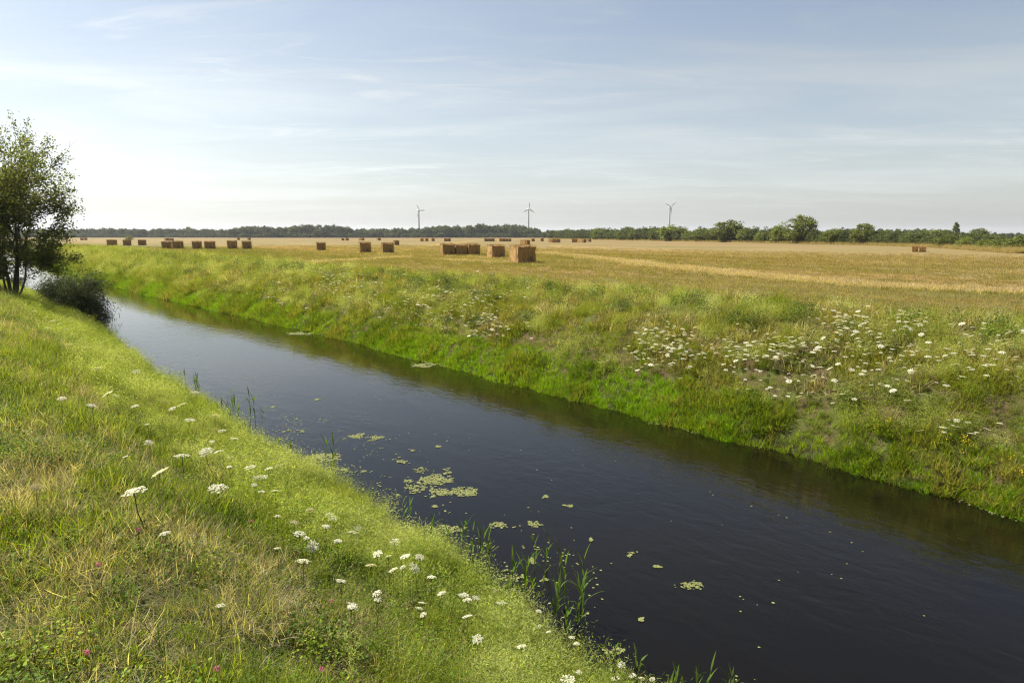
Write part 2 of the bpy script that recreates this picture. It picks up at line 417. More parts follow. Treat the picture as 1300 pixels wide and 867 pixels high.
def blades(rng, n, rad, h, w, lean=0.35, curl=0.6, segs=3, flat=1.0):
    """n curved tapering blades rooted inside a disc"""
    a = rng.random(n) * 6.283; r = rad * np.sqrt(rng.random(n))
    bx, by = r * np.cos(a), r * np.sin(a)
    az = a + rng.normal(0, 1.1, n); H = rng.uniform(h[0], h[1], n); Wd = rng.uniform(w[0], w[1], n)
    ln = np.abs(rng.normal(0, lean, n)) + 0.08; cu = rng.uniform(0.2, 1.0, n) * curl
    px = np.zeros(n); pz = np.zeros(n); ang = ln.copy(); rows = [(px.copy(), pz.copy())]
    for k in range(segs):
        px = px + np.sin(ang) * H / segs; pz = pz + np.cos(ang) * H / segs * flat; ang = ang + cu / segs * 1.6; rows.append((px.copy(), pz.copy()))
    tw = rng.normal(0, 0.5, n); sx, sy = -np.sin(az + tw), np.cos(az + tw)
    V = np.zeros((n, segs + 1, 2, 3)); prof = np.array([0.75, 1.0, 0.75, 0.10]) if segs == 3 else np.linspace(1, 0.12, segs + 1)
    for k, (qx, qz) in enumerate(rows):
        cx = bx + qx * np.cos(az); cy = by + qx * np.sin(az); hw = Wd * prof[k] / 2
        for e, sg in enumerate((-1, 1)):
            V[:, k, e, 0] = cx + sg * sx * hw; V[:, k, e, 1] = cy + sg * sy * hw; V[:, k, e, 2] = qz
    b = np.arange(n)[:, None] * (segs + 1) * 2 + np.arange(segs)[None] * 2
    F = np.stack([b, b + 1, b + 3, b + 2], -1).reshape(-1, 4)
    A = np.repeat(rng.random(n), (segs + 1) * 2)
    return V.reshape(-1, 3), F, A
def ovals(rng, C, size, asp=0.6, up=0.6, fold=0.0, aim=None):
    """leaf-shaped 4-gons at the points C"""
    n = len(C); nrm = rng.normal(0, 1, (n, 3)); nrm[:, 2] = np.abs(nrm[:, 2]) + up
    nrm /= np.linalg.norm(nrm, axis=1)[:, None]
    d = rng.normal(0, 1, (n, 3)) if aim is None else aim + rng.normal(0, 0.35, (n, 3))
    d -= nrm * (d * nrm).sum(1)[:, None]; d /= np.linalg.norm(d, axis=1)[:, None] + 1e-9
    e = np.cross(nrm, d); sz = (size[0] + (size[1] - size[0]) * rng.random(n))[:, None]
    V = np.stack([C - d * sz * 0.5, C + e * sz * 0.5 * asp - d * sz * 0.05 + nrm * sz * fold, C + d * sz * 0.5, C - e * sz * 0.5 * asp - d * sz * 0.05 + nrm * sz * fold], 1)
    F = (np.arange(n)[:, None] * 4 + np.arange(4)[None])
    return V.reshape(-1, 3), F, np.repeat(rng.random(n), 4)
def join(parts):
    V = []; F = []; A = []; k = 0
    for v, f, a in parts: V.append(v); F.append(f + k); A.append(a); k += len(v)
    return np.concatenate(V), np.concatenate(F), np.concatenate(A)
def src(parts, mat): v, f, a = join(parts); return mk('source', v, f, mat, attrs={'bv': a}, link=False)

rng = np.random.default_rng(11)
C_GREEN = source_collection('green_grass_tuft', [src([blades(rng, 26, 0.085, (0.05, 0.20), (0.003, 0.0058), 0.5, 1.0)], M_GRASS) for _ in range(7)])
C_TALL = source_collection('tall_grass_tuft', [src([blades(rng, 20, 0.06, (0.25, 0.55), (0.004, 0.007), 0.22, 0.8, 4), blades(rng, 5, 0.05, (0.4, 0.7), (0.002, 0.003), 0.15, 0.3, 4)], M_GRASS) for _ in range(6)])
C_DRY = source_collection('dry_grass_tuft', [src([blades(rng, 26, 0.12, (0.05, 0.18), (0.002, 0.004), 1.15, 0.7), blades(rng, 4, 0.08, (0.12, 0.26), (0.0015, 0.0025), 0.5, 0.5)], M_GRASS) for _ in range(6)])
def herb(rng, n, rad, h, size):
    C = np.stack([rng.normal(0, rad, n), rng.normal(0, rad, n), rng.uniform(0.02, h, n)], 1)
    return ovals(rng, C, size, 0.75, 1.2, 0.06)
C_HERB = source_collection('leafy_herb', [src([herb(rng, 60, 0.07, 0.11, (0.010, 0.022)), blades(rng, 8, 0.05, (0.05, 0.12), (0.002, 0.003), 0.3, 0.3)], M_LEAF_I) for _ in range(5)])
def feather(rng, h, spread, nb):
    """much-divided airy foliage: thin stems with tiny leaflets"""
    P = []; parts = []; st = blades(rng, nb, spread * 0.25, (h * 0.6, h), (0.0015, 0.003), 0.30, 0.5, 4)
    V = st[0].reshape(nb, 5, 2, 3).mean(2); C = []
    for b in range(nb):
        for k in range(26):
            t = rng.uniform(0.3, 1.0) * 4; i = min(int(t), 3); p = V[b, i] * (1 - (t - i)) + V[b, i + 1] * (t - i)
            C.append(p + rng.normal(0, spread * 0.16, 3))
    return [st, ovals(rng, np.array(C), (0.020, 0.048), 0.12, 0.1)]
C_FEATHER = source_collection('feathery_plant', [src(feather(rng, 0.42, 0.22, 9), M_GRASS) for _ in range(6)])
C_BROAD = source_collection('broad_weed', [src([herb(rng, 90, 0.12, 0.40, (0.025, 0.055)), blades(rng, 6, 0.08, (0.25, 0.5), (0.003, 0.005), 0.2, 0.2)], M_LEAF_I) for _ in range(5)])
C_STUB = source_collection('stubble_tuft', [src([blades(rng, 34, 0.20, (0.03, 0.085), (0.004, 0.007), 0.5, 0.5, 3)], M_GRASS) for _ in range(5)])
C_STRAW = source_collection('straw_wisp', [src([blades(rng, 44, 0.30, (0.15, 0.40), (0.005, 0.010), 1.35, 0.25, 3, 0.5)], M_GRASS) for _ in range(5)])

C_FARGRASS = source_collection('rank_grass_tuft', [src([blades(rng, 40, 0.12, (0.07, 0.26), (0.006, 0.012), 0.5, 1.0), blades(rng, 6, 0.10, (0.2, 0.42), (0.003, 0.005), 0.3, 0.5)], M_GRASS) for _ in range(6)])
C_FARDRY = source_collection('dead_grass_tuft', [src([blades(rng, 26, 0.14, (0.08, 0.28), (0.005, 0.010), 0.8, 0.7)], M_GRASS) for _ in range(5)])
C_FRINGE = source_collection('wet_grass_tuft', [src([blades(rng, 28, 0.10, (0.14, 0.42), (0.008, 0.014), 0.3, 0.9)], M_GRASS) for _ in range(5)])
def fill(rng, slo, shi, dlo, dhi, n, keep=None, m=0.15):
    """random points on the terrain, by canal coordinates, where the photograph (and a step aside) can see them"""
    s = rng.uniform(slo, shi, n); d = rng.uniform(dlo, dhi, n); x, y = xy_of(s, d); z = zprof(s, d)
    ok = inview(x, y, z, m) & (z > WATER - 0.06)
    if keep is not None: ok &= rng.random(n) < keep(s, d, x, y)
    return s[ok], d[ok], np.stack([x, y, z], 1)[ok]
def put(name, coll, pts, tint, scale, label, rng, tilt=0.18, nvar=None, zs=None, sink=0.01):
    n = len(pts); nv = nvar or len(coll.objects)
    rot = np.stack([rng.normal(0, tilt, n), rng.normal(0, tilt, n), rng.random(n) * 6.283], 1)
    sc = np.repeat(np.asarray(scale)[:, None], 3, 1) if np.ndim(scale) else np.full((n, 3), scale)
    if zs is not None: sc = sc.copy(); sc[:, 2] *= zs
    p = pts.copy(); p[:, 2] -= sink
    return scatter(name, coll, p, rng.integers(0, nv, n), rot, sc, tint, label)
def pal(rng, n, cols, f=None, jit=0.18):
    cols = np.array(cols)
    if f is None: f = rng.random(n)
    t = np.clip(f, 0, 0.999) * (len(cols) - 1); i = t.astype(int); w = (t - i)[:, None]
    return np.clip((cols[i] * (1 - w) + cols[i + 1] * w) * rng.uniform(1 - jit, 1 + jit, (n, 1)), 0, 1)
G_DARK = (0.038, 0.068, 0.005); G_MID = (0.098, 0.142, 0.010); G_YEL = (0.180, 0.210, 0.020); G_PALE = (0.24, 0.27, 0.05); STRAW = (0.29, 0.25, 0.155); BROWN = (0.12, 0.085, 0.045)

# ---- near bank
def near_bank():
    r = np.random.default_rng(21)
    far = lambda x, y: np.hypot(x, y)
    dens = lambda x, y, k=9.0: np.clip(k / far(x, y), 0.22, 1)
    grow = lambda P: 1.0 + 0.8 * sstep(8, 35, far(P[:, 0], P[:, 1]))
    # green sward
    s, d, P = fill(r, 0.5, 60, -3, 4.3, 120000, lambda s, d, x, y: dens(x, y) * (0.25 + 0.75 * sstep(0.34, 0.62, fbm(s * 0.9, d * 0.9, 31))) * (1 - 0.5 * sstep(2.0, 3.2, d)))
    f = fbm(s * 0.7, d * 0.7, 33) * 1.2 - 0.02 + r.normal(0, 0.17, len(s))
    tall = 0.55 + 0.75 * sstep(0.35, 0.68, fbm(s * 0.8 + 9, d * 0.8, 35))
    put('sward_grass', C_GREEN, P, pal(r, len(P), [G_DARK, G_MID, G_MID, G_YEL, G_YEL, STRAW], f), r.uniform(0.52, 1.05, len(P)) * grow(P) * tall, 'short green grass covering the near bank', r, 0.28)
    # dry thatch
    s, d, P = fill(r, 0.5, 55, -3, 3.2, 84000, lambda s, d, x, y: dens(x, y) * (0.22 + 0.78 * sstep(0.42, 0.62, fbm(s * 0.75, d * 0.75, 41))) * (1 - 0.8 * sstep(0.9, 2.4, d)))
    put('dry_grass', C_DRY, P, pal(r, len(P), [BROWN, STRAW, STRAW, (0.42, 0.36, 0.22)]), r.uniform(0.5, 1.15, len(P)) * grow(P), 'dry straw coloured grass in patches on the near bank', r, 0.4)
    # clover and small herbs
    s, d, P = fill(r, 0.5, 40, -3, 4.2, 52000, lambda s, d, x, y: dens(x, y) * (0.10 + 0.9 * sstep(0.48, 0.64, fbm(s * 1.1, d * 1.1, 51))))
    put('clover_leaves', C_HERB, P, pal(r, len(P), [G_DARK, (0.065, 0.11, 0.012), G_MID, G_YEL]), r.uniform(0.6, 1.4, len(P)) * grow(P), 'low leafy herbs among the grass of the near bank', r)
    # airy yellow-green plants lower on the slope
    s, d, P = fill(r, 0.5, 55, 1.0, 4.3, 26000, lambda s, d, x, y: dens(x, y, 11) * sstep(1.5, 2.6, d + 2.4 * (fbm(s * 0.6, d * 0.6, 61) - 0.5)) * (0.35 + 0.65 * sstep(0.40, 0.56, fbm(s * 1.5, d * 1.5, 67))))
    lump = 0.5 + 0.9 * sstep(0.36, 0.66, fbm(s * 1.3, d * 1.3, 65))
    put('feathery_foliage', C_FEATHER, P, pal(r, len(P), [G_MID, (0.17, 0.215, 0.03), (0.27, 0.31, 0.09), (0.33, 0.36, 0.14)], fbm(s * 1.1, d * 1.1, 63) * 1.4 - 0.12 + r.normal(0, 0.17, len(s))), r.uniform(0.55, 1.0, len(P)) * grow(P) ** 0.6 * lump, 'pale feathery foliage on the slope of the near bank', r)
    # taller grass on the slope and along the water
    s, d, P = fill(r, 0.5, 60, 0.4, 4.35, 34000, lambda s, d, x, y: dens(x, y, 11) * (0.15 + 0.85 * sstep(0.47, 0.65, fbm(s * 0.9, d * 0.9, 71))) * (0.35 + 0.65 * sstep(2.4, 3.8, d)))
    put('tall_grass', C_TALL, P, pal(r, len(P), [G_DARK, G_MID, G_YEL, G_PALE, STRAW], fbm(s * 0.5, d * 0.5, 73) * 0.9 + r.normal(0, 0.17, len(s))), r.uniform(0.4, 0.8, len(P)) * grow(P) ** 0.5, 'taller grass on the slope of the near bank', r)
near_bank()

# ---- far bank and headland
def far_bank():
    r = np.random.default_rng(22)
    dens = lambda x, y, k=22.0: np.clip(k / np.hypot(x, y), 0.15, 1)
    grow = lambda P: 1.0 + 1.2 * sstep(15, 75, np.hypot(P[:, 0], P[:, 1]))
    far = lambda s: sstep(30, 60, s)
    s, d, P = fill(r, -14, 150, 11.5, 18.4, 100000, lambda s, d, x, y: dens(x, y) * np.maximum(np.maximum(0.12 + 0.88 * sstep(0.38, 0.54, fbm(s * 1.2, d * 1.2, 81)), far(s)), 0.7 * (1 - sstep(12.6, 13.6, d))) * (1 - 0.6 * sstep(17, 18.4, d)))
    f = fbm(s * 0.6, d * 0.8, 83) * 1.1 - 0.16 + 0.36 * sstep(12.4, 15.5, d) * (1 - 0.6 * far(s)) + r.normal(0, 0.15, len(s))
    put('far_bank_grass', C_FARGRASS, P, pal(r, len(P), [G_DARK, G_MID, (0.115, 0.135, 0.014), (0.165, 0.170, 0.026), (0.205, 0.185, 0.048), (0.26, 0.215, 0.09)], f), r.uniform(0.6, 1.15, len(P)) * grow(P) * (0.5 + 0.7 * sstep(0.4, 0.65, fbm(s, d, 85))), 'mixed green and dry grass covering the far bank', r)
    s, d, P = fill(r, -14, 120, 12.8, 18.2, 17000, lambda s, d, x, y: dens(x, y) * (0.15 + 0.85 * sstep(0.46, 0.64, fbm(s * 0.7, d * 0.7, 91))) )
    put('far_bank_dry_grass', C_FARDRY, P, pal(r, len(P), [(0.15, 0.12, 0.05), (0.26, 0.22, 0.10), STRAW]), r.uniform(0.8, 1.6, len(P)) * grow(P), 'dry stalks between the plants of the far bank', r, 0.3)
    # pale feathery clumps
    n = 1500; cs, cd = r.uniform(-10, 110, n), r.uniform(12.3, 17.3, n); m = r.integers(3, 9, n)
    s = np.repeat(cs, m) + r.normal(0, 0.20, m.sum()); d = np.repeat(cd, m) + r.normal(0, 0.15, m.sum()); tone = np.repeat(r.random(n), m); big = np.repeat(r.uniform(0.6, 1.5, n), m)
    x, y = xy_of(s, d); P = np.stack([x, y, zprof(s, d)], 1); k = inview(x, y, P[:, 2]) & (d < 17.8)
    put('far_bank_feathery_foliage', C_FEATHER, P[k], pal(r, k.sum(), [G_MID, G_YEL, (0.29, 0.32, 0.09), (0.36, 0.38, 0.15)], tone[k]), r.uniform(0.7, 1.2, k.sum()) * big[k] * grow(P[k]) ** 0.6, 'pale green feathery tufts on the far bank', r)
    # dark leafy weeds in clumps
    n = 420; cs, cd = r.uniform(-10, 80, n), 17.0 - np.abs(r.normal(0, 2.0, n)); m = r.integers(2, 7, n)
    s = np.repeat(cs, m) + r.normal(0, 0.18, m.sum()); d = np.repeat(cd, m) + r.normal(0, 0.14, m.sum()); tone = np.repeat(r.random(n), m)
    x, y = xy_of(s, d); P = np.stack([x, y, zprof(s, d)], 1); k = inview(x, y, P[:, 2]) & (d < 17.6) & (d > 12.3)
    put('far_bank_weeds', C_BROAD, P[k], pal(r, k.sum(), [G_DARK, (0.06, 0.088, 0.018), (0.09, 0.115, 0.03), G_MID], tone[k]), r.uniform(0.6, 1.15, k.sum()) * grow(P[k]) ** 0.5, 'dark green leafy weeds on the far bank', r)
    # bright fringe in the wet
    s, d, P = fill(r, -14, 150, 11.2, 12.6, 60000, lambda s, d, x, y: dens(x, y, 26) * np.clip(1.2 - (d - 11.4) * 0.85, 0, 1) * (0.6 + 0.4 * sstep(0.38, 0.6, fbm(s * 0.7, d, 123))), 0.2)
    put('waterside_grass', C_FRINGE, P, pal(r, len(P), [(0.095, 0.185, 0.005), (0.14, 0.235, 0.008), (0.20, 0.26, 0.016)], fbm(s * 0.5, d, 121)), r.uniform(0.35, 0.68, len(P)) * grow(P) ** 0.6 * (0.6 + 0.8 * fbm(s * 0.9, d * 0.5, 125)), 'lush bright green grass along the far waterline', r, sink=0.03)
    # mown headland and stubble
    s, d, P = fill(r, -12, 150, 16.8, 85, 520000, lambda s, d, x, y: np.clip((24 / np.hypot(x, y)) ** 1.3, 0.02, 1) * 0.5 * (1 - sstep(50, 85, d)) * (1 - sstep(90, 150, s)))
    g = 1 - sstep(20, 40, d + 10 * (fbm(s * 0.06, d * 0.2, 131) - 0.5)); f = (fbm(s * 0.02, d * 0.42, 133) - 0.5) * 1.3 + 0.37 + fbm(s * 0.3, d * 0.5, 137) * 0.5 + r.normal(0, 0.10, len(s)) - g * 0.40
    put('field_stubble', C_STUB, P, pal(r, len(P), [(0.098, 0.112, 0.016), (0.148, 0.138, 0.034), (0.195, 0.155, 0.056), (0.245, 0.180, 0.082), (0.275, 0.192, 0.095)], f), r.uniform(0.8, 1.5, len(P)) * (1 + 0.8 * sstep(20, 70, np.hypot(P[:, 0], P[:, 1]))), 'short mown stubble on the field', r, 0.12)
far_bank()

# ---- loose straw left in lines on the field
def swaths():
    r = np.random.default_rng(23); pts = []; 
    def line(px, wid, n, gap=0.0):
        A = np.array([gp(*p)[:2] for p in px]); L_ = np.concatenate([[0], np.cumsum(np.linalg.norm(np.diff(A, axis=0), axis=1))])
        q = r.uniform(0, L_[-1], n); x = np.interp(q, L_, A[:, 0]); y = np.interp(q, L_, A[:, 1])
        keep = fbm(q * 0.35, q * 0 + wid, 7) > gap
        x = x + r.normal(0, wid, n) + (fbm(q * 0.15, q * 0, 3) - 0.5) * 2.2; y = y + r.normal(0, wid, n)
        pts.append(np.stack([x, y, np.zeros(n)], 1)[keep])
    line([(690, 321), (760, 328), (830, 336.5), (950, 350), (1110, 363), (1330, 372)], 0.6, 7000, 0.15)
    line([(478, 326), (520, 317), (560, 310), (600, 306)], 0.5, 900, 0.35)
    line([(360, 336), (440, 331), (520, 326)], 0.5, 800, 0.42)
    line([(560, 330), (680, 333), (760, 339)], 0.9, 400, 0.5)
    line([(700, 312), (900, 322), (1310, 346)], 0.6, 1100, 0.5)
    for cx, by in [(669, 334.6), (633, 327.9), (570, 324.6), (586, 324.4), (602, 324.4), (464, 321.2), (493, 321.8), (408, 318.6)]:
        c = gp(cx, by); pts.append(np.stack([c[0] + r.normal(-0.4, 1.1, 46), c[1] + r.normal(0.6, 1.3, 46), np.zeros(46)], 1))
    P = np.concatenate(pts); n = len(P)
    put('loose_straw', C_STRAW, P, pal(r, n, [(0.25, 0.185, 0.10), (0.36, 0.28, 0.165), (0.42, 0.34, 0.21)]), r.uniform(0.6, 1.25, n), 'pale loose straw lying in lines on the field', r, 0.1)
swaths()

# ------------------------------------------------------------------ flowers
def umbel_head(rng, dia, old=False):
    parts = []; n = 34; C = []
    for k in range(n):
        rr = dia / 2 * math.sqrt((k + 0.5) / n); a = k * 2.39996 + rng.normal(0, 0.12)
        c = np.array([rr * math.cos(a), rr * math.sin(a), -0.42 * rr * rr / dia + rng.normal(0, dia * 0.012)])
        m = 9; q = rng.normal(0, dia * 0.042, (m, 3)) * np.array([1, 1, 0.28]); C.append(c + q)
    v, f, a = ovals(rng, np.concatenate(C), (dia * 0.055, dia * 0.10), 0.95, 2.2, -0.1)
    return v, f, a
def umbel_rays(rng, dia, drop):
    mb = MB()
    for k in range(14):
        a = k * 2.39996; rr = dia * 0.42 * math.sqrt((k + 0.5) / 14)
        v, f = tube([(0, 0, -drop), (rr * 0.6 * math.cos(a), rr * 0.6 * math.sin(a), -drop * 0.4), (rr * math.cos(a), rr * math.sin(a), -0.012 - 0.4 * rr * rr / dia)], [0.0013, 0.001, 0.0008], 3, False)
        mb.add(v, f, rng.random())
    return mb
frng = np.random.default_rng(5)
HEADS = []      # unit plants: head of 10 cm on a stem of 45 cm
for k in range(6):
    v, f, a = umbel_head(frng, 0.10); hd = mk('flower_head_source', v, f, M_FLOWER, attrs={'bv': a}, link=False).data
    ho = mk('flower_head_source', v, f, M_FLOWER_OLD, attrs={'bv': a}, link=False).data
    mb = umbel_rays(frng, 0.10, 0.035)
    bend = frng.normal(0, 0.03, 2)
    v, f = tube([(-bend[0], -bend[1], -0.45), (-bend[0] * 0.2, -bend[1] * 0.2, -0.22), (0, 0, -0.035)], [0.0026, 0.002, 0.0016], 4, False); mb.add(v, f, 0.5)
    st = mb.build('stem_source', M_STEM, link=False).data
    lv = feather(frng, 0.20, 0.14, 4); v, f, a = join(lv); v = v.copy(); v[:, 2] -= 0.45
    lf = mk('leaf_source', v, f, M_STEM, attrs={'bv': a}, link=False).data
    HEADS.append((hd, ho, st, lf))
NEAR_UMBELS = [  # px, py, width px
 (170,621,40),(202,598,25),(231,577,31),(261,572,18),(278,572,12),(276,618,24),(317,592,14),(341,594,12),(354,590,11),(333,604,16),(325,607,9),(323,615,8),(332,623,10),(349,622,11),
 (293,580,8),(291,592,8),(298,556,11),(269,560,8),(282,546,11),(273,527,14),(241,532,16),(218,518,10),(230,513,13),(189,561,12),(187,538,7),(171,515,10),(117,514,13),(78,505,12),(136,499,14),
 (147,502,8),(122,467,13),(173,471,13),(249,498,11),(159,579,8),(45,617,-14),(209,676,14),(352,654,9),(393,646,-13),(374,662,-12),(418,652,12),(422,657,12),(414,667,11),(380,676,16),
 (44,395,7),(66,407,9),(74,411,8),(58,402,6),(84,418,8),(62,416,7),(92,423,8),(70,421,6),(100,432,8),(112,440,7),(88,437,8),
 (396,693,17),(385,710,19),(429,686,11),(433,736,15),(352,695,10),(446,769,12),(280,767,7),(389,682,9),(446,674,10),
 (455,670,12),(450,676,9),(501,687,15),(479,702,13),(493,705,10),(514,705,14),(533,706,13),(527,720,18),(499,722,13),(471,716,16),(511,719,9),(548,731,13),(560,752,12),(478,752,13),(480,760,11),
 (449,768,16),(536,764,10),(533,771,11),(537,779,10),(589,754,15),(593,760,13),(604,758,10),(637,764,15),(593,781,14),(606,810,15),(662,819,13),(628,749,-11),(684,775,9),(684,794,9),(696,801,6),
 (726,808,9),(732,816,9),(735,852,8),(721,862,20),(789,843,11),(781,860,11),(803,856,10),(815,860,9),(828,861,8)]
SPECIAL = {(170,621): 'largest white wild carrot umbel, tilted, at the left of the near bank',
 (202,598): 'long white wild carrot umbel just up the bank from the largest one',
 (231,577): 'broad white wild carrot umbel left of two rounder ones in the near grass',
 (261,572): 'domed white wild carrot umbel touching a smaller one on its right',
 (278,572): 'small white wild carrot umbel at the right of a domed one',
 (276,618): 'wide shaggy white wild carrot umbel alone in mid bank, right of the largest',
 (721,862): 'white wild carrot umbel cut by the bottom edge of the picture',
 (637,764): 'white wild carrot umbel nearest the reeds, low on the near slope',
 (606,810): 'domed white wild carrot umbel alone in pale foliage near the bottom',
 (662,819): 'white wild carrot umbel low on the slope beside the bottom reeds',
 (385,710): 'lower of two big white wild carrot umbels in the middle of the near bank',
 (396,693): 'upper of two big white wild carrot umbels in the middle of the near bank',
 (527,720): 'largest white wild carrot umbel of the close cluster on the near slope',
 (280,767): 'tiny white umbel alone in short grass, lowest on the left side',
 (209,676): 'thin edge-on white umbel beside a pink clover head',
 (45,617): 'faded cream umbel near the left edge of the picture',
 (393,646): 'upper of two faded cream umbels in mid near bank',
 (374,662): 'lower of two faded cream umbels in mid near bank',
 (628,749): 'faded cream umbel next to the waterside reeds'}
def near_label(px, py, w):
    if (px, py) in SPECIAL: return SPECIAL[(px, py)], 'singled out umbels on the near bank'
    if px < 120 and py < 445: return 'small white umbel in the distant row along the crest of the near bank', 'umbels along the crest of the near bank'
    if py < 545: return 'small white umbel in the upper left grass of the near bank', 'umbels in the upper left grass'
    if py < 630: return 'white umbel in the loose group level with the floating duckweed mat', 'umbels level with the duckweed mat'
    if px < 460: return 'white umbel scattered in the middle of the near bank', 'umbels in the middle of the near bank'
    if py < 735: return 'white umbel in the close cluster halfway down the near slope', 'umbels in the close cluster'
    if px < 700: return 'white umbel low on the near slope among pale foliage', 'umbels low on the near slope'
    return 'white umbel beside the water near the bottom of the picture', 'umbels beside the water'
def near_umbels():
    r = np.random.default_rng(31)
    for px, py, w in NEAR_UMBELS:
        old = w < 0; w = abs(w)
        h = r.uniform(0.22, 0.36) if py < 700 else r.uniform(0.28, 0.42)
        p, t = gt(px, py, h); dia = float(np.clip(w * t / FPX, 0.05, 0.17)) * 0.92
        k = dia / 0.10
        hd, ho, st, lf = HEADS[r.integers(0, 6)]
        base = (p[0], p[1], p[2] - h - 0.01)
        e = empty('wild_carrot', base, r.random() * 6.28)
        lab, grp = near_label(px, py, w); tag(e, lab, 'flower', grp)
        a = child('flower_head', ho if old else hd, e); a.location = (0, 0, h + 0.01); a.scale = (k, k, k * r.uniform(0.8, 1.3)); a.rotation_euler = (r.normal(0, 0.24), r.normal(0, 0.24), r.random() * 6)
        b = child('stem', st, e); b.location = (0, 0, h + 0.005); b.scale = (max(1.0, k * 1.2),) * 2 + (h / 0.45,)
        c = child('foliage', lf, e); c.location = (0, 0, h); c.scale = (1, 1, h / 0.45)
near_umbels()

def mini_umbel(rng):                                   # far plants: head and stalk in one mesh
    v, f, a = umbel_head(rng, 0.10); mb = MB(); mb.add(v, f.tolist(), a, 0)
    s, g = tube([(rng.normal(0, .03), rng.normal(0, .03), -0.42), (0, 0, -0.2), (0, 0, 0)], [0.003, 0.0025, 0.0018], 3, False); mb.add(s, g, 0.5, 1)
    return mb
def far_umbels():
    r = np.random.default_rng(32)
    metas = [mini_umbel(r).build('umbel_source', [M_FLOWER if _ < 5 else M_FLOWER_OLD, M_STEM], link=False) for _ in range(6)]
    patches = [(843,430,24,12,100,'round'),(838,458,20,14,50,'round'),(977,443,28,12,100,'middle'),(921,443,20,10,36,'middle'),(1078,405,20,8,60,'top'),(1155,404,16,7,30,'top'),(1050,436,22,10,24,'middle'),
        (1110,430,30,14,40,'right'),(970,480,40,22,30,'right'),(1060,470,60,26,50,'right'),(1180,450,55,26,50,'right'),(1250,440,40,24,34,'right'),(1245,560,32,20,22,'low'),(1260,590,30,18,8,'low'),(1080,540,60,28,8,'low'),
        (595,405,34,16,150,'left'),(560,380,24,12,70,'left'),(610,378,26,8,26,'left'),(500,395,26,16,30,'left'),(440,362,30,12,90,'far'),(380,350,30,12,90,'far'),(350,365,30,14,60,'far'),(420,345,24,6,50,'far'),(300,345,40,8,50,'far'),(520,372,40,10,60,'left'),(640,430,20,14,10,'left'),(765,460,10,5,14,'round')]
    labs = {'round': 'in the round dense patch amid the far bank', 'middle': 'in the broad patch right of middle on the far bank', 'top': 'in the upper patches at the field edge',
        'right': 'thinly scattered on the right of the far bank', 'low': 'low on the far bank near the right edge', 'left': 'in the patch left of middle on the far bank', 'far': 'in the distant patch under the bales'}
    def where(px, py, key, cx, cy):
        v = 'upper' if py < cy else 'lower'; h = 'left' if px < cx else 'right'; q = {'round': 'round patch', 'middle': 'broad patch', 'top': 'field edge patch', 'right': 'thin scatter', 'low': 'low scatter', 'left': 'left patch', 'far': 'distant patch'}[key]
        return 'white umbel, %s %s, %s' % (v, h, labs[key]), 'umbels of the far bank, %s, %s %s, around %d' % (q, v, h, cx)
    mids = {k: (np.median([c[0] for c in patches if c[5] == k]), np.median([c[1] for c in patches if c[5] == k])) for k in labs}
    cand = []
    for cx, cy, sx, sy, n, key in patches:
        for _ in range(n):
            px, py = r.normal(cx, sx), r.normal(cy, sy)
            h = r.uniform(0.22, 0.42); p, t = gt(px, py, h); s, d0 = sd0_of(p[0], p[1])
            if not (12.3 < d0 < 18.6) or t > 80: continue
            dia = r.uniform(0.055, 0.125) * (1 + 0.25 * sstep(15, 40, t)); cand.append((dia / t, p, h, dia, where(px, py, key, *mids[key])))
    cand.sort(key=lambda c: -c[0])
    ind = cand[:195]; rest = cand[195:]
    for _, p, h, dia, key in ind:
        o = bpy.data.objects.new('wild_carrot', metas[r.integers(0, 6)].data); COL.objects.link(o)
        o.location = [float(c) for c in p]; k = dia / 0.1; o.scale = (k, k, h / 0.42)
        o.rotation_euler = (r.normal(0, 0.26), r.normal(0, 0.26), r.random() * 6.28)
        tag(o, key[0], 'flower', key[1].split(', around')[0])
    c = source_collection('small_umbel', metas)
    P = np.array([q[1] for q in rest]); k = np.array([q[3] for q in rest]) / 0.1; hh = np.array([q[2] for q in rest]) / 0.42
    n = len(P); rot = np.stack([r.normal(0, 0.14, n), r.normal(0, 0.14, n), r.random(n) * 6.28], 1)
    scatter('distant_umbels', c, P, r.integers(0, 6, n), rot, np.stack([k, k, hh], 1), np.ones((n, 3)), 'countless tiny white umbels on the far bank')
far_umbels()

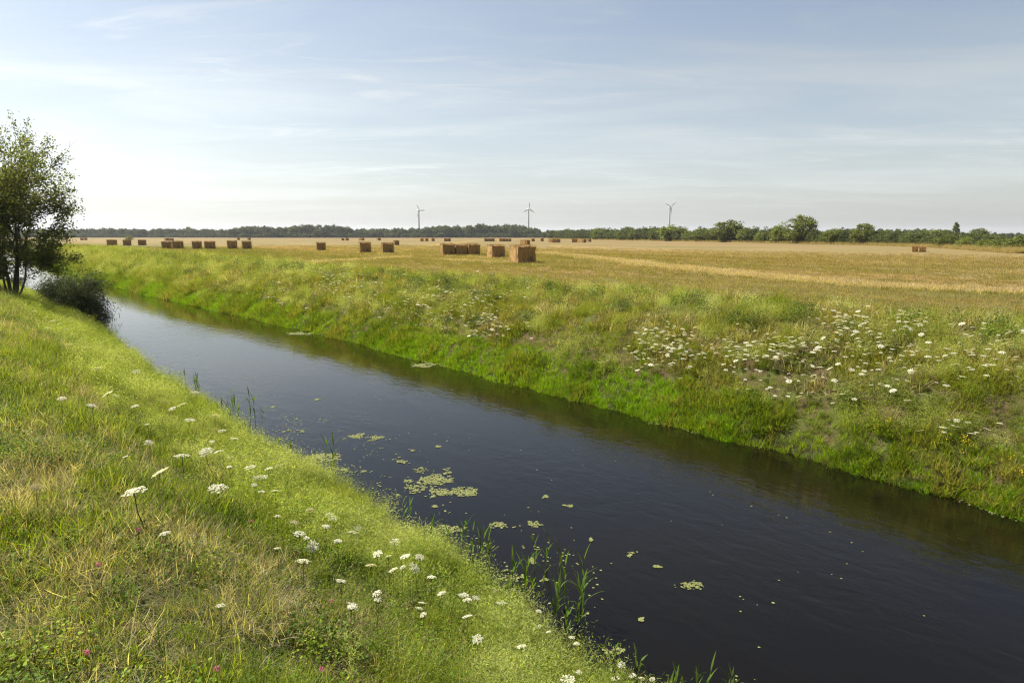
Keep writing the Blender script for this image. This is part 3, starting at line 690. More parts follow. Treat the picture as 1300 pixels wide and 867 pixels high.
def small_flowers():
    r = np.random.default_rng(33)
    def clover(rng):
        n = 60; q = rng.normal(0, 1, (n, 3)); q /= np.linalg.norm(q, axis=1)[:, None]; q[:, 2] *= 0.9
        return ovals(rng, q * 0.011, (0.007, 0.012), 0.4, 0.0, 0.0, q)
    for (px, py), lab in {(176, 672): 'pink clover head beside the thin edge-on umbel', (320, 661): 'pink clover head in the middle of the near bank', (125, 716): 'small pink clover head in short grass at the left',
        (421, 762): 'pink clover head left of the lower umbels', (110, 828): 'pale pink clover head in the bottom left corner', (275, 848): 'pink clover head at the bottom edge, left one of two', (408, 849): 'pink clover head at the bottom edge, right one of two'}.items():
        h = 0.2; p, t = gt(px, py, h); e = empty('red_clover', (p[0], p[1], p[2] - h - 0.01), r.random() * 6)
        v, f, a = clover(r); hd = mk('flower_head', v * 0.95, f, M_CLOVER, e, {'bv': a}); hd.location = (0, 0, h + 0.01)
        v, f = tube([(0.02, 0.0, 0), (0.005, 0.01, h * 0.6), (0, 0, h)], [0.0016, 0.0014, 0.0012], 4); mk('stem', v, f, M_STEM, e)
        v, f, a = herb(r, 9, 0.03, 0.1, (0.02, 0.03)); mk('leaf', v, f, M_STEM, e, {'bv': a})
        tag(e, lab, 'flower', 'pink clovers on the near bank')
    # yellow flowers low on the far bank
    k = 0
    for cx, cy, sx, sy, n in [(1212, 562, 14, 8, 6), (1120, 535, 12, 6, 3), (1292, 600, 5, 8, 3), (415, 395, 10, 4, 4)]:
        for _ in range(n):
            h = r.uniform(0.2, 0.35); p, t = gt(r.normal(cx, sx), r.normal(cy, sy), h)
            C = r.normal(0, 0.03, (14, 3)) * np.array([1, 1, 1.3]); v, f, a = ovals(r, C, (0.012, 0.022), 0.8, 1.0)
            mb = MB(); mb.add(v, f.tolist(), a, 0); q, g = tube([(0, 0, -h), (0, 0, -h / 2), (0, 0, 0)], 0.002, 3, False); mb.add(q, g, 0.5, 1)
            o = mb.build('yellow_flower', [M_YELLOW, M_STEM]); o.location = [float(c) for c in p]
            lab = ['yellow flower in the clump low on the far bank, lower right', 'yellow flower left of the clump low on the far bank', 'yellow flower low on the far bank at the right edge', 'tiny yellow flower on the distant far bank near the water'][k]
            tag(o, lab, 'flower', 'yellow flowers, patch %s' % ['lower right', 'middle', 'right edge', 'distant'][k])
        k += 1
small_flowers()

# ------------------------------------------------------------------ reeds
def reed(rng, h, name_parent, lean_az):
    """one reed stem with alternate long leaves"""
    n = 7; lean = rng.uniform(0.02, 0.16); az = lean_az + rng.normal(0, 0.7); t = np.linspace(0, 1, n)
    P = np.stack([np.cos(az) * lean * h * t ** 1.6, np.sin(az) * lean * h * t ** 1.6, h * t], 1)
    v, f = tube(P, np.linspace(0.0045, 0.0015, n), 5)
    st = mk('stem', v, f, M_REED, name_parent, {'bv': np.full(len(v), rng.random())})
    V = []; F = []; A = []; k0 = 0
    for k in range(rng.integers(5, 9)):
        bend = rng.uniform(0.02, 0.20)
        q = rng.uniform(0.3, 0.98); b = P[0] * 0 + np.array([np.interp(q, t, P[:, i]) for i in range(3)])
        a = az + (k % 2) * math.pi + rng.normal(0, 0.6); Ln = h * rng.uniform(0.25, 0.42); wd = rng.uniform(0.012, 0.022); el = rng.uniform(1.0, 1.42); seg = 5; p = b.copy(); rows = []
        for j in range(seg + 1):
            ww = wd * [0.5, 1, 0.95, 0.7, 0.4, 0.05][j]; sd_ = np.array([-math.sin(a), math.cos(a), 0]) * ww / 2
            rows += [p - sd_, p + sd_]; e = el - j * bend
            p = p + np.array([math.cos(a) * math.cos(e), math.sin(a) * math.cos(e), math.sin(e)]) * Ln / seg
        V += rows; F += [(k0 + 2 * j, k0 + 2 * j + 1, k0 + 2 * j + 3, k0 + 2 * j + 2) for j in range(seg)]; A += [rng.random()] * len(rows); k0 += len(rows)
    mk('leaves', np.array(V), np.array(F), M_REED, st, {'bv': A})
REEDS = [  # base px, base py, stems, height m, label
 (258,500,3,0.75,'small reed tuft at the water, upstream of the taller left reeds'), (236,482,2,0.55,'short reed tuft farthest up the near waterline'),
 (264,503,2,0.6,'short reed beside the small upstream tuft'), (312,542,7,0.95,'tall reed clump at the near waterline left of the duckweed'), (330,550,4,0.7,'low reed clump right of the tall left clump'),
 (297,533,3,0.6,'thin brownish reed left of the tall left clump'), (375,582,3,0.5,'short reed tuft where the shore weed begins'), (423,600,3,0.85,'lone reed standing in the water by the shore weed'),
 (441,614,1,0.5,'single short reed stem beside the lone reed'), (488,640,2,0.5,'small reed left of the floating weed line'), (520,655,2,0.55,'small reed at the left end of the floating weed line'),
 (567,690,4,0.75,'reed clump left of three at the floating weed line'), (600,706,4,0.8,'middle reed clump crossing the floating weed line'), (628,728,5,0.85,'leafy reed clump with spreading leaves at the water edge'),
 (686,722,2,0.6,'thin dark reed standing clear in the water'), (672,748,4,0.65,'low reed clump left of the bushiest reeds'), (708,782,10,1.0,'bushiest reed clump at the near waterline'), (725,790,5,0.7,'arching reeds at the foot of the bushiest clump'),
 (782,835,2,0.5,'short reed pair near the bottom of the waterline'), (817,846,2,0.45,'small reed beside the short pair'), (856,880,3,0.5,'reed cut by the bottom edge, left one'), (900,885,3,0.5,'reed cut by the bottom edge, middle one'), (930,882,2,0.45,'reed cut by the bottom edge, right one'),
 (538,598,2,0.22,'two short stems rising from the round duckweed mat')]
def reeds():
    r = np.random.default_rng(41)
    for px, py, n, h, lab in REEDS:
        p, t = gt(px - (9 if n > 1 else 0), py, 0.0); z = max(float(tz(p[0], p[1])), WATER - 0.15)
        e = empty('reed_clump', (p[0], p[1], z - 0.02)); tag(e, lab, 'reed', 'reeds along the near waterline')
        for k in range(n):
            before = set(e.children)
            reed(r, h * 0.92 * r.uniform(0.6, 1.05), e, R(-60))
            st = [o for o in e.children if o not in before][0]; rr = 0.05 + 0.02 * n
            st.location = (r.normal(0, rr), r.normal(0, rr), 0)
reeds()

# ------------------------------------------------------------------ duckweed
def weed_disc(rng, C, lo, hi):
    n = len(C); m = 6; a = np.linspace(0, 6.283, m, endpoint=False)[None] + rng.random((n, 1)) * 6.28
    rr = rng.uniform(lo, hi, (n, 1)) * rng.uniform(0.7, 1.2, (n, m))
    V = np.zeros((n, m, 3)); V[:, :, 0] = C[:, 0:1] + rr * np.cos(a); V[:, :, 1] = C[:, 1:2] + rr * np.sin(a)
    V[:, :, 2] = WATER + C[:, 2:3] + rng.normal(0, 0.0012, (n, m))
    return V.reshape(-1, 3), np.arange(n * m).reshape(n, m), np.repeat(rng.random(n), m)
WEED = [(545,612,62,34,'largest duckweed mat, round and pale green, in mid water'),(588,624,34,10,'duckweed strip trailing right of the largest mat'),(365,547,40,5,'thin duckweed strip off the tall left reeds'),(410,580,56,12,'duckweed drifted against the shore by the lone reed'),
 (453,553,20,5,'left of two duckweed strips past the lone reed'),(474,556,28,7,'right of two duckweed strips past the lone reed'),(440,597,18,5,'small duckweed scrap at the foot of the lone reed'),(575,672,70,9,'long duckweed line along the near reeds'),(633,667,24,7,'duckweed clot at the right end of the long line'),
 (680,666,18,7,'duckweed clot alone in dark water right of the long line'),(676,713,10,8,'small duckweed scrap near the thin dark reed'),(642,725,16,4,'thin duckweed strip right of the leafy reeds'),(800,705,18,6,'duckweed scrap in open dark water, left one of a far pair'),(835,719,16,4,'duckweed scrap in open dark water, right one of a far pair'),
 (876,743,48,9,'pale duckweed raft farthest out in the dark water'),(750,686,6,5,'round duckweed dot in open water'),(511,585,22,9,'duckweed clot up the canal from the largest mat'),(524,572,8,4,'small duckweed scrap above the clot'),(556,567,9,3,'thin duckweed scrap in mid canal'),(464,599,11,3,'thin duckweed scrap left of the largest mat'),
 (552,643,13,5,'duckweed scrap below the largest mat'),(722,642,15,4,'thin duckweed strip in open water'),(692,631,14,5,'duckweed scrap up the canal from the thin strip'),(814,787,8,5,'duckweed dot in the darkest water'),(380,424,30,4,'pale weed strip against the far bank under the bales'),(538,463,32,6,'weed strip against the far bank in mid picture'),
 (690,738,34,10,'brownish weed mat among the bushiest reeds'),(648,735,40,10,'weed mat against the shore by the leafy reeds'),(780,828,30,10,'weed mat at the shore near the bottom reeds'),(402,508,10,3,'thin weed scrap far up the canal'),(347,517,9,3,'tiny weed scrap by the tall left reeds'),(505,628,10,4,'weed scrap between shore and the largest mat')]
def duckweed():
    r = np.random.default_rng(51)
    for i, (cx, cy, w, h, lab) in enumerate(WEED):
        c = gp(cx, cy, WATER); a = gp(cx, cy - h / 2, WATER); b = gp(cx, cy + h / 2, WATER)
        dist = np.linalg.norm(c - np.array([0, 0, CAM_H])); hx = w / 2 * c[1] / FPX * 0.88; hy = max(abs(a[1] - b[1]) / 2, 0.05)
        n = int(np.clip(hx * hy * 3.14 * 6500, 150, 9000)); q = r.uniform(-1.25, 1.25, (n, 2))
        rr = np.hypot(q[:, 0], q[:, 1]); X = c[0] + q[:, 0] * hx + q[:, 1] * hy * (c[0] / c[1]); Y = c[1] + q[:, 1] * hy
        keep = (rr + (fbm(X * 3.7, Y * 3.7, 60 + i, 5) - 0.5) * 2.8 + (vnoise(X * 17, Y * 17, i) - 0.5) * 1.1 + (vnoise(X * 45, Y * 45, i) - 0.5) * 0.7) < 0.70
        if keep.sum() < 12: keep = rr < 0.7
        C = np.stack([X[keep], Y[keep], r.uniform(0.003, 0.009, keep.sum())], 1); m_ = C[:, :2].mean(0)
        v, f, at = weed_disc(r, C, 0.005 + 0.0003 * dist, 0.011 + 0.0006 * dist); v[:, :2] -= m_; v[:, 2] -= WATER
        o = mk('duckweed_mat', v, f, M_ALGAE, None, {'bv': at}); o.location = (m_[0], m_[1], WATER); tag(o, lab, 'duckweed', 'floating duckweed mats')
    # loose specks and both shore lines
    C = []
    s = r.uniform(2, 26, 2600); d = 4.8 + np.abs(r.normal(0, 0.9, 2600)); k = fbm(s * 1.3, d * 2.2, 77) > 0.64; C.append(np.stack([*xy_of(s[k], d[k])], 1))
    s = r.uniform(0, 90, 5000); d = 11.58 - wander(s, 1) - np.abs(r.normal(0, 0.05, 5000)) - 0.12 * fbm(s * 0.8, s * 0, 5); k = fbm(s * 0.5, s * 0, 78) > 0.50; C.append(np.stack([*xy_of(s[k], d[k])], 1))
    s = r.uniform(2, 40, 5000); d = 4.25 - wander(s, 0) + np.abs(r.normal(0, 0.22, 5000)); k = fbm(s * 0.7, s * 0, 79) > 0.46; C.append(np.stack([*xy_of(s[k], d[k])], 1))
    s = r.uniform(3, 16, 70); d = r.uniform(5.2, 9.0, 70); C.append(np.stack([*xy_of(s, d)], 1))
    C = np.concatenate(C); C = np.concatenate([C, r.uniform(0.003, 0.008, (len(C), 1))], 1)
    v, f, a = weed_disc(r, C, 0.007, 0.020)
    tag(mk('duckweed_specks', v, f, M_ALGAE, None, {'bv': a}), 'loose duckweed specks on the water and along both shores', kind='stuff')
duckweed()

# ------------------------------------------------------------------ straw bales
def bale_meshes(rng):
    bx, by, bz = 1.2, 2.3, 1.06; V = []; F = []; 
    def face(o, a, b, na, nb):
        k = len(V)
        for i in range(na + 1):
            for j in range(nb + 1): V.append(o + a * i / na + b * j / nb)
        for i in range(na):
            for j in range(nb): F.append((k + i * (nb + 1) + j, k + (i + 1) * (nb + 1) + j, k + (i + 1) * (nb + 1) + j + 1, k + i * (nb + 1) + j + 1))
    X, Y, Z = np.eye(3) * np.array([bx, by, bz])
    O = np.array([-bx / 2, -by / 2, 0.0])
    face(O, X, Z, 34, 8); face(O + Y + X, -X, Z, 34, 8); face(O + Y, -Y, Z, 46, 8); face(O + X, Y, Z, 46, 8); face(O + Z, X, Y, 34, 46)
    v = np.array(V); nrm = v - np.array([0, 0, bz / 2]); nrm /= np.array([bx, by, bz]) / 2
    rough = (fbm(v[:, 0] * 9 + v[:, 1] * 9 + 50, v[:, 2] * 2 + 9, int(rng.integers(99)), 3) - 0.5) * 0.22 + (fbm(v[:, 0] * 3 + 9, v[:, 1] * 3 + v[:, 2] * 3, int(rng.integers(99)), 2) - 0.5) * 0.10
    flake = (hash2(np.floor((v[:, 1] + 3) / 0.14), np.zeros(len(v)), 3) - 0.5) * 0.04
    rd = np.sign(nrm) * np.clip(np.abs(nrm) - 0.80, 0, 1) ** 2 * 1.7
    v = v + nrm * (rough + flake)[:, None] * np.array([0.55, 0.5, 0.35]) - rd * np.array([0.6, 0.6, 0.45])
    v[:, 2] = np.maximum(v[:, 2], -0.03)
    bv = fbm(v[:, 0] * 16 + v[:, 1] * 16, v[:, 2] * 3, 44, 3)
    body = mk('body_source', v, np.array(F), M_BALE, attrs={'bv': bv}, link=False).data
    # loose straws standing off the faces
    n = 2200; idx = rng.integers(0, len(v), n); C = v[idx] + rng.normal(0, 0.02, (n, 3)); d = nrm[idx] * (np.abs(nrm[idx]) > 0.97) + rng.normal(0, 0.55, (n, 3)) + np.array([0, 0, -0.25])
    d /= np.linalg.norm(d, axis=1)[:, None]; Ln = rng.uniform(0.06, 0.24, n)[:, None]; e = np.cross(d, rng.normal(0, 1, (n, 3))); e /= np.linalg.norm(e, axis=1)[:, None]
    T = np.stack([C - e * 0.005, C + e * 0.005, C + d * Ln], 1).reshape(-1, 3); T[:, 2] = np.maximum(T[:, 2], 0)
    straw = mk('straw_source', T, np.arange(n * 3).reshape(n, 3), M_BALE, attrs={'bv': np.repeat(rng.random(n), 3)}, link=False).data
    tw = []
    for q in (-0.42, -0.14, 0.14, 0.42):
        x = q * bx * 0.9; P = [(x, -by / 2 - .012, 0.02), (x, -by / 2 - .012, bz * .5), (x, -by / 2 + .04, bz + .005), (x, 0, bz + .01), (x, by / 2 - .04, bz + .005), (x, by / 2 + .012, bz * .5), (x, by / 2 + .012, .02)]
        vv, ff = tube(P, 0.006, 4); tw.append(mk('twine_source', vv, ff, M_TWINE, link=False).data)
    return body, straw, tw
brng = np.random.default_rng(61)
BALES = [bale_meshes(brng) for _ in range(4)]
BALE_LIST = [  # centre px of the foot, base py, px width or None, turn from the straw line (deg), scale, label
 (669,334.6,0,1.10,'nearest and largest straw bale on the field'),
 (633,327.9,0,0.98,'second nearest straw bale, just left of the largest'),
 (570,324.6,0,0.98,'left bale of the touching row of three straw bales'),(586.5,324.4,0,0.96,'middle bale of the touching row of three straw bales'),(602.5,324.4,0,0.98,'right bale of the touching row of three straw bales'),
 (464,321.2,0,1.02,'straw bale with ragged top, left one of the pair in mid field'),(493,321.8,0,1.02,'straw bale, right one of the pair in mid field'),
 (408,318.6,3,0.92,'single small straw bale left of the mid field pair'),
 (504,311.3,6,0.85,'small dark bale behind the right one of the mid field pair'),
 (313.5,316.4,8,1.05,'right bale of the two near the left, level with the row'),(294.5,316.4,6,1.05,'left bale of the two right of the bale rows'),
 (265.5,316.3,4,1.05,'right bale of the pair second from the canal bend'),(250,316.3,10,1.03,'left bale of the pair second from the canal bend'),
 (224.5,316.3,5,1.05,'right bale of the pair nearest the canal bend'),(211,316.2,9,1.0,'left bale of the pair nearest the canal bend'),
 (179.5,311.6,6,1.0,'rightmost of three spaced bales far left'),(160.5,312.0,8,1.0,'middle of three spaced bales far left, below the lone bush'),(140,312.1,2,1.05,'leftmost of three spaced bales, close to the tree crown'),
 (104,305.2,20,1.0,'left one of two tiny bales beside the tree crown'),(109.5,305.0,40,1.0,'right one of two tiny bales beside the tree crown'),
 (213,305.9,30,1.0,'left one of two tiny bales beyond the bale pairs'),(219.5,305.9,60,1.0,'right one of two tiny bales beyond the bale pairs'),
 (303,304.9,15,1.0,'tiny distant bale left under the wood, left one of two'),(317,304.9,25,1.0,'tiny distant bale left under the wood, right one of two'),
 (435.5,305.6,10,1.0,'left of two tiny touching bales under the wood'),(441,305.6,10,1.0,'right of two tiny touching bales under the wood'),(461.5,305.5,40,1.0,'tiny bale seen over the left one of the mid field pair'),(482,305.4,20,1.0,'tiny bale seen over the right one of the mid field pair'),
 (536,306.4,15,1.0,'first of three tiny bales in a row under the left turbine'),(542,306.4,5,1.0,'second of three tiny bales in a row under the left turbine'),(550,306.4,5,1.0,'third of three tiny bales in a row under the left turbine'),
 (566,306.6,5,1.0,'tiny bale just over the row of three, left one'),(570.5,306.6,15,1.0,'tiny bale just over the row of three, right one'),
 (617,306.5,0,1.0,'left of three tiny bales over the second nearest bale'),(621.5,306.5,0,1.0,'middle of three tiny bales over the second nearest bale'),(626,306.5,0,1.0,'right of three tiny bales over the second nearest bale'),
 (636,306.6,0,1.0,'first of four tiny bales in a line over the nearest bale'),(639.5,306.6,20,1.0,'second of four tiny bales in a line over the nearest bale'),(643.5,306.6,20,1.0,'third of four tiny bales in a line over the nearest bale'),(647.5,306.6,20,1.0,'fourth of four tiny bales in a line over the nearest bale'),
 (671,310.6,30,0.9,'dark bale peeping over the nearest bale'),(677,306.6,10,1.0,'tiny bale right behind the nearest bale'),(688.5,306.4,10,1.0,'tiny bale right of the nearest bale, far off'),
 (706,308.0,40,1.0,'left bale of the dark pair before the hedge'),(711.5,308.2,70,1.0,'right bale of the dark pair before the hedge'),(737.5,308.0,60,1.1,'left bale of the dark group at the hedge start'),(742.5,308.2,30,1.0,'right bale of the dark group at the hedge start'),(749.5,307.2,30,0.9,'last tiny dark bale before the hedge'),
 (1162,320.2,-42,0.62,'left half of the lone bale pair far right'),(1170.5,320.4,-42,0.64,'right bale of the lone pair far right')]
def bales():
    r = np.random.default_rng(62); k = 0
    for cx, by, turn, sc, lab in BALE_LIST:
        p = gp(cx, by); ax = R(13 + turn)                     # long axis points away and a little left
        e = empty('straw_bale', (p[0] - math.sin(ax) * 1.15 * sc, p[1] + math.cos(ax) * 1.15 * sc, -0.02), ax)
        e.scale = (sc, sc, sc * r.uniform(0.95, 1.05))
        body, straw, tw = BALES[k % 4]; k += 1
        child('body', body, e)
        if p[1] < 190:
            child('loose_straw', straw, e)
            for t in tw: child('twine', t, e)
        tag(e, lab, 'bale', 'straw bales on the field')
bales()

# ------------------------------------------------------------------ wind turbines
def turbine(px, hub_py, yaw, spin, lab, dist=1540.0, blade=15.0):
    r = ray(px, hub_py); t = dist / r[1]; x, y, hz = r[0] * t, dist, CAM_H + r[2] * t
    e = empty('wind_turbine', (x, y, 0), yaw); tag(e, lab, 'wind turbine', 'wind turbines on the horizon')
    v, f = tube([(0, 0, -0.5), (0, 0, hz * 0.5), (0, 0, hz - 1.2)], [2.3, 1.9, 1.4], 16); mk('tower', v, f, M_TURB, e, smooth=False)
    v, f = box(-1.5, 1.5, -3.2, 6.0, hz - 1.4, hz + 1.6); v[v[:, 1] > 5, 2] = np.where(v[v[:, 1] > 5, 2] > hz, hz + 1.0, hz - 0.6); mk('nacelle', v, np.array(f), M_TURB, e)
    v, f = tube([(0, -3.2, hz), (0, -4.2, hz), (0, -5.2, hz), (0, -5.8, hz)], [1.3, 1.25, 0.8, 0.15], 12); mk('hub', v, f, M_TURB, e)
    for k in range(3):
        a = spin + k * 2 * math.pi / 3; V = []; F = []
        for j, q in enumerate((0, 0.08, 0.2, 0.45, 0.75, 1.0)):
            ch = (0.5, 0.7, 1.25, 0.95, 0.6, 0.12)[j] * 1.1; tw = (1.2, 1.0, 0.55, 0.3, 0.12, 0.05)[j]; th = (0.45, 0.4, 0.25, 0.15, 0.09, 0.03)[j]
            for w in range(6):
                u = 2 * math.pi * w / 6; lx, ly = ch * math.cos(u), th * math.sin(u); lx, ly = lx * math.cos(tw) - ly * math.sin(tw), lx * math.sin(tw) + ly * math.cos(tw)
                rr = 0.8 + q * blade; V.append((lx * math.cos(a) + rr * math.sin(a), -4.4 + ly, hz - lx * math.sin(a) + rr * math.cos(a)))
            if j: F += [((j - 1) * 6 + w, (j - 1) * 6 + (w + 1) % 6, j * 6 + (w + 1) % 6, j * 6 + w) for w in range(6)]
        F += [tuple(range(6)), tuple(30 + w for w in range(6))]
        mk('blade', np.array(V), F, M_TURB, e)
turbine(531.5, 267.5, R(40), R(-33), 'left wind turbine, above the far wood')
turbine(671, 265.5, R(20), R(4), 'middle wind turbine, above the nearest bale')
turbine(850.5, 262.5, R(18), R(-66), 'right wind turbine, above the hedge trees')

# ------------------------------------------------------------------ trees
def far_tree(rng, kind):
    """unit tree, 1 m tall: trunk mesh and crown of leaf clumps with an uneven outline"""
    tr = MB(); cr = []
    wid = {'round': 0.42, 'tall': 0.30, 'bush': 0.55, 'poplar': 0.13}[kind]; z0 = {'round': 0.0, 'tall': 0.05, 'bush': -0.05, 'poplar': 0.08}[kind]
    v, f = tube([(0, 0, -0.03), (rng.normal(0, .01), rng.normal(0, .01), 0.3), (0, 0, 0.75)], [0.035, 0.026, 0.008], 6); tr.add(v, f, 0.5)
    n = {'round': 140, 'tall': 100, 'bush': 110, 'poplar': 50}[kind]
    for k in range(n):
        q = rng.normal(0, 1, 3); q /= np.linalg.norm(q); q *= rng.uniform(0.30, 1.0) ** 0.5
        zc = (1 + z0) / 2; hz_ = (1 - z0) / 2
        w = wid * (1 + 0.14 * math.sin(3 * math.atan2(q[1], q[0]) + k % 3)); c = np.array([q[0] * w, q[1] * w, zc + q[2] * hz_ * 0.9])
        if kind == 'tall': c[:2] *= 1.15 - 0.55 * abs(c[2] - 0.5)
        if kind == 'poplar': c[:2] *= 1.2 - 0.8 * c[2]
        m = 40; rad = rng.uniform(0.06, 0.13) * (0.6 if kind == 'poplar' else 1)
        p = rng.normal(0, 1, (m, 3)); p /= np.linalg.norm(p, axis=1)[:, None]; p = c + p * rad * rng.uniform(0.4, 1.1, (m, 1)) * np.array([1, 1, 0.8])
        v, f, a = ovals(rng, p, (0.028, 0.055), 0.75, 0.35); cr.append((v, f, 0.45 * a + 0.55 * rng.random()))
        if k % 7 == 0: v, f = tube([(0, 0, max(0.08, c[2] * 0.5)), c * np.array([.5, .5, .85]), c], [0.014, 0.008, 0.003], 4); tr.add(v, f, 0.5)
    return tr, cr
trng = np.random.default_rng(71); TREES = {}; WOODSRC = []
for kind, cnt in (('round', 4), ('tall', 3), ('bush', 4), ('poplar', 1)):
    TREES[kind] = []
    for _ in range(cnt):
        tr, cr = far_tree(trng, kind); v, f, a = join(cr)
        TREES[kind].append((tr.build('trunk_source', M_BARK, link=False).data, mk('crown_source', v, f, M_HEDGE, attrs={'bv': a}, link=False).data))
        mb = MB(); tv = np.concatenate(tr.V); mb.add(tv, tr.F, 0.5, 1); mb.add(v, f.tolist(), a, 0); WOODSRC.append((kind, mb.build('wood_source', [M_WOOD, M_BARK], link=False)))
HEDGE = np.array([(54.7, 73.0), (68, 108), (73, 139), (69, 169), (64, 205), (57, 247), (44, 330), (25, 450)])
def on_hedge(px, back=0.0):
    r = ray(px, 300); k = r[0] / r[1]; best = None
    for a, b in zip(HEDGE[:-1], HEDGE[1:]):
        g0, g1 = a[0] - k * a[1], b[0] - k * b[1]
        if g0 * g1 <= 0: q = g0 / (g0 - g1); best = a + (b - a) * q
    if best is None: best = HEDGE[0] if k > 0.5 else HEDGE[-1]; best = np.array([k * best[1], best[1]])
    y = best[1] + back; return np.array([k * y, y])
HEDGE_TREES = [  # px, top py, width px, kind, extra distance, label
 (759,289.5,18,'round',0,'small rounded tree at the far left start of the hedge'),(775,293,16,'bush',0,'low bush right of the first hedge tree'),(792,291.5,20,'bush',0,'broad bush before the right turbine'),(806,291,18,'round',0,'rounded bush left of the darker hedge tree'),
 (820,289,14,'tall',14,'darker narrow tree behind the hedge left of the right turbine'),(832,289.5,20,'bush',0,'bush directly left of the tree under the right turbine'),(853,285,34,'round',0,'broad tree under the right turbine'),(874,292,20,'bush',0,'low bush right of the tree under the right turbine'),(890,290,26,'bush',0,'wide bush between the two taller hedge trees'),
 (926,279,42,'round',0,'tall spreading hedge tree, second highest'),(906,288,22,'bush',0,'bush at the left foot of the spreading hedge tree'),(946,289,20,'round',0,'dark tree at the right side of the spreading tree'),(968,293,22,'bush',0,'low bush in the dip of the hedge'),(989,285.5,24,'round',0,'dark tree touching the highest hedge tree'),
 (1017,273.5,40,'round',0,'highest rounded hedge tree'),(1037,297,16,'bush',0,'low bush right of the highest hedge tree'),(1060,290.5,26,'round',0,'small round tree standing alone in the hedge gap'),(1097,282.5,30,'round',0,'bushy tree with ragged dark crown right of the gap'),
 (1126,291,22,'bush',20,'dark bush behind the ragged crown'),(1148,293,28,'bush',12,'wide low bush left of the lone bale pair'),(1170,297,24,'bush',4,'low bush behind the lone bale pair'),(1184,290.5,24,'round',160,'distant grey green tree left of the poplar'),(1200,291,16,'round',160,'small distant tree touching the poplar'),
 (1213,280.5,9,'poplar',170,'narrow poplar standing up behind the hedge'),(1206,297.5,34,'bush',0,'spreading bush in front of the poplar'),(1243,290,24,'round',220,'pale distant tree right of the poplar'),(1228,300,24,'bush',0,'low bush right of the spreading bush'),
 (1256,303,30,'bush',0,'low flat bush in the right hedge'),(1283,302,36,'bush',0,'flat bush second from the right edge'),(1303,296,26,'round',4,'tree cut by the right edge of the picture'),(240,287.5,10,'tall',-1,'pale tree standing above the left wood'),(164,297.5,11,'bush',-2,'lone small round bush on the open field far left'),(833.5,296,8,'bush',-3,'x')]
def hedge_trees():
    r = np.random.default_rng(72)
    for px, top, w, kind, back, lab in HEDGE_TREES:
        if back == -3: continue
        if back == -1: rr = ray(px, 300); p = np.array([rr[0], rr[1]]) * 760 / rr[1]
        elif back == -2: p = gp(px, 305.4)[:2]
        else: p = on_hedge(px, back + 2.0)
        dist = p[1]; q = ray(px, top); h = CAM_H + q[2] / q[1] * dist; wm = w * dist / FPX * 1.08
        T = TREES[kind][r.integers(0, len(TREES[kind]))]; nat = {'round': 0.92, 'tall': 0.72, 'bush': 1.15, 'poplar': 0.30}[kind]
        e = empty('tree' if kind != 'bush' else 'hedge_bush', (p[0], p[1], -0.05), r.random() * 6.28); k = max(0.6, min(2.2, wm / (nat * h))) * h; e.scale = (k, k, h * 1.03)
        child('trunk', T[0], e); child('crown', T[1], e); tag(e, lab, 'tree' if kind != 'bush' else 'bush', 'trees and bushes of the hedge' if back >= 0 else None)
hedge_trees()
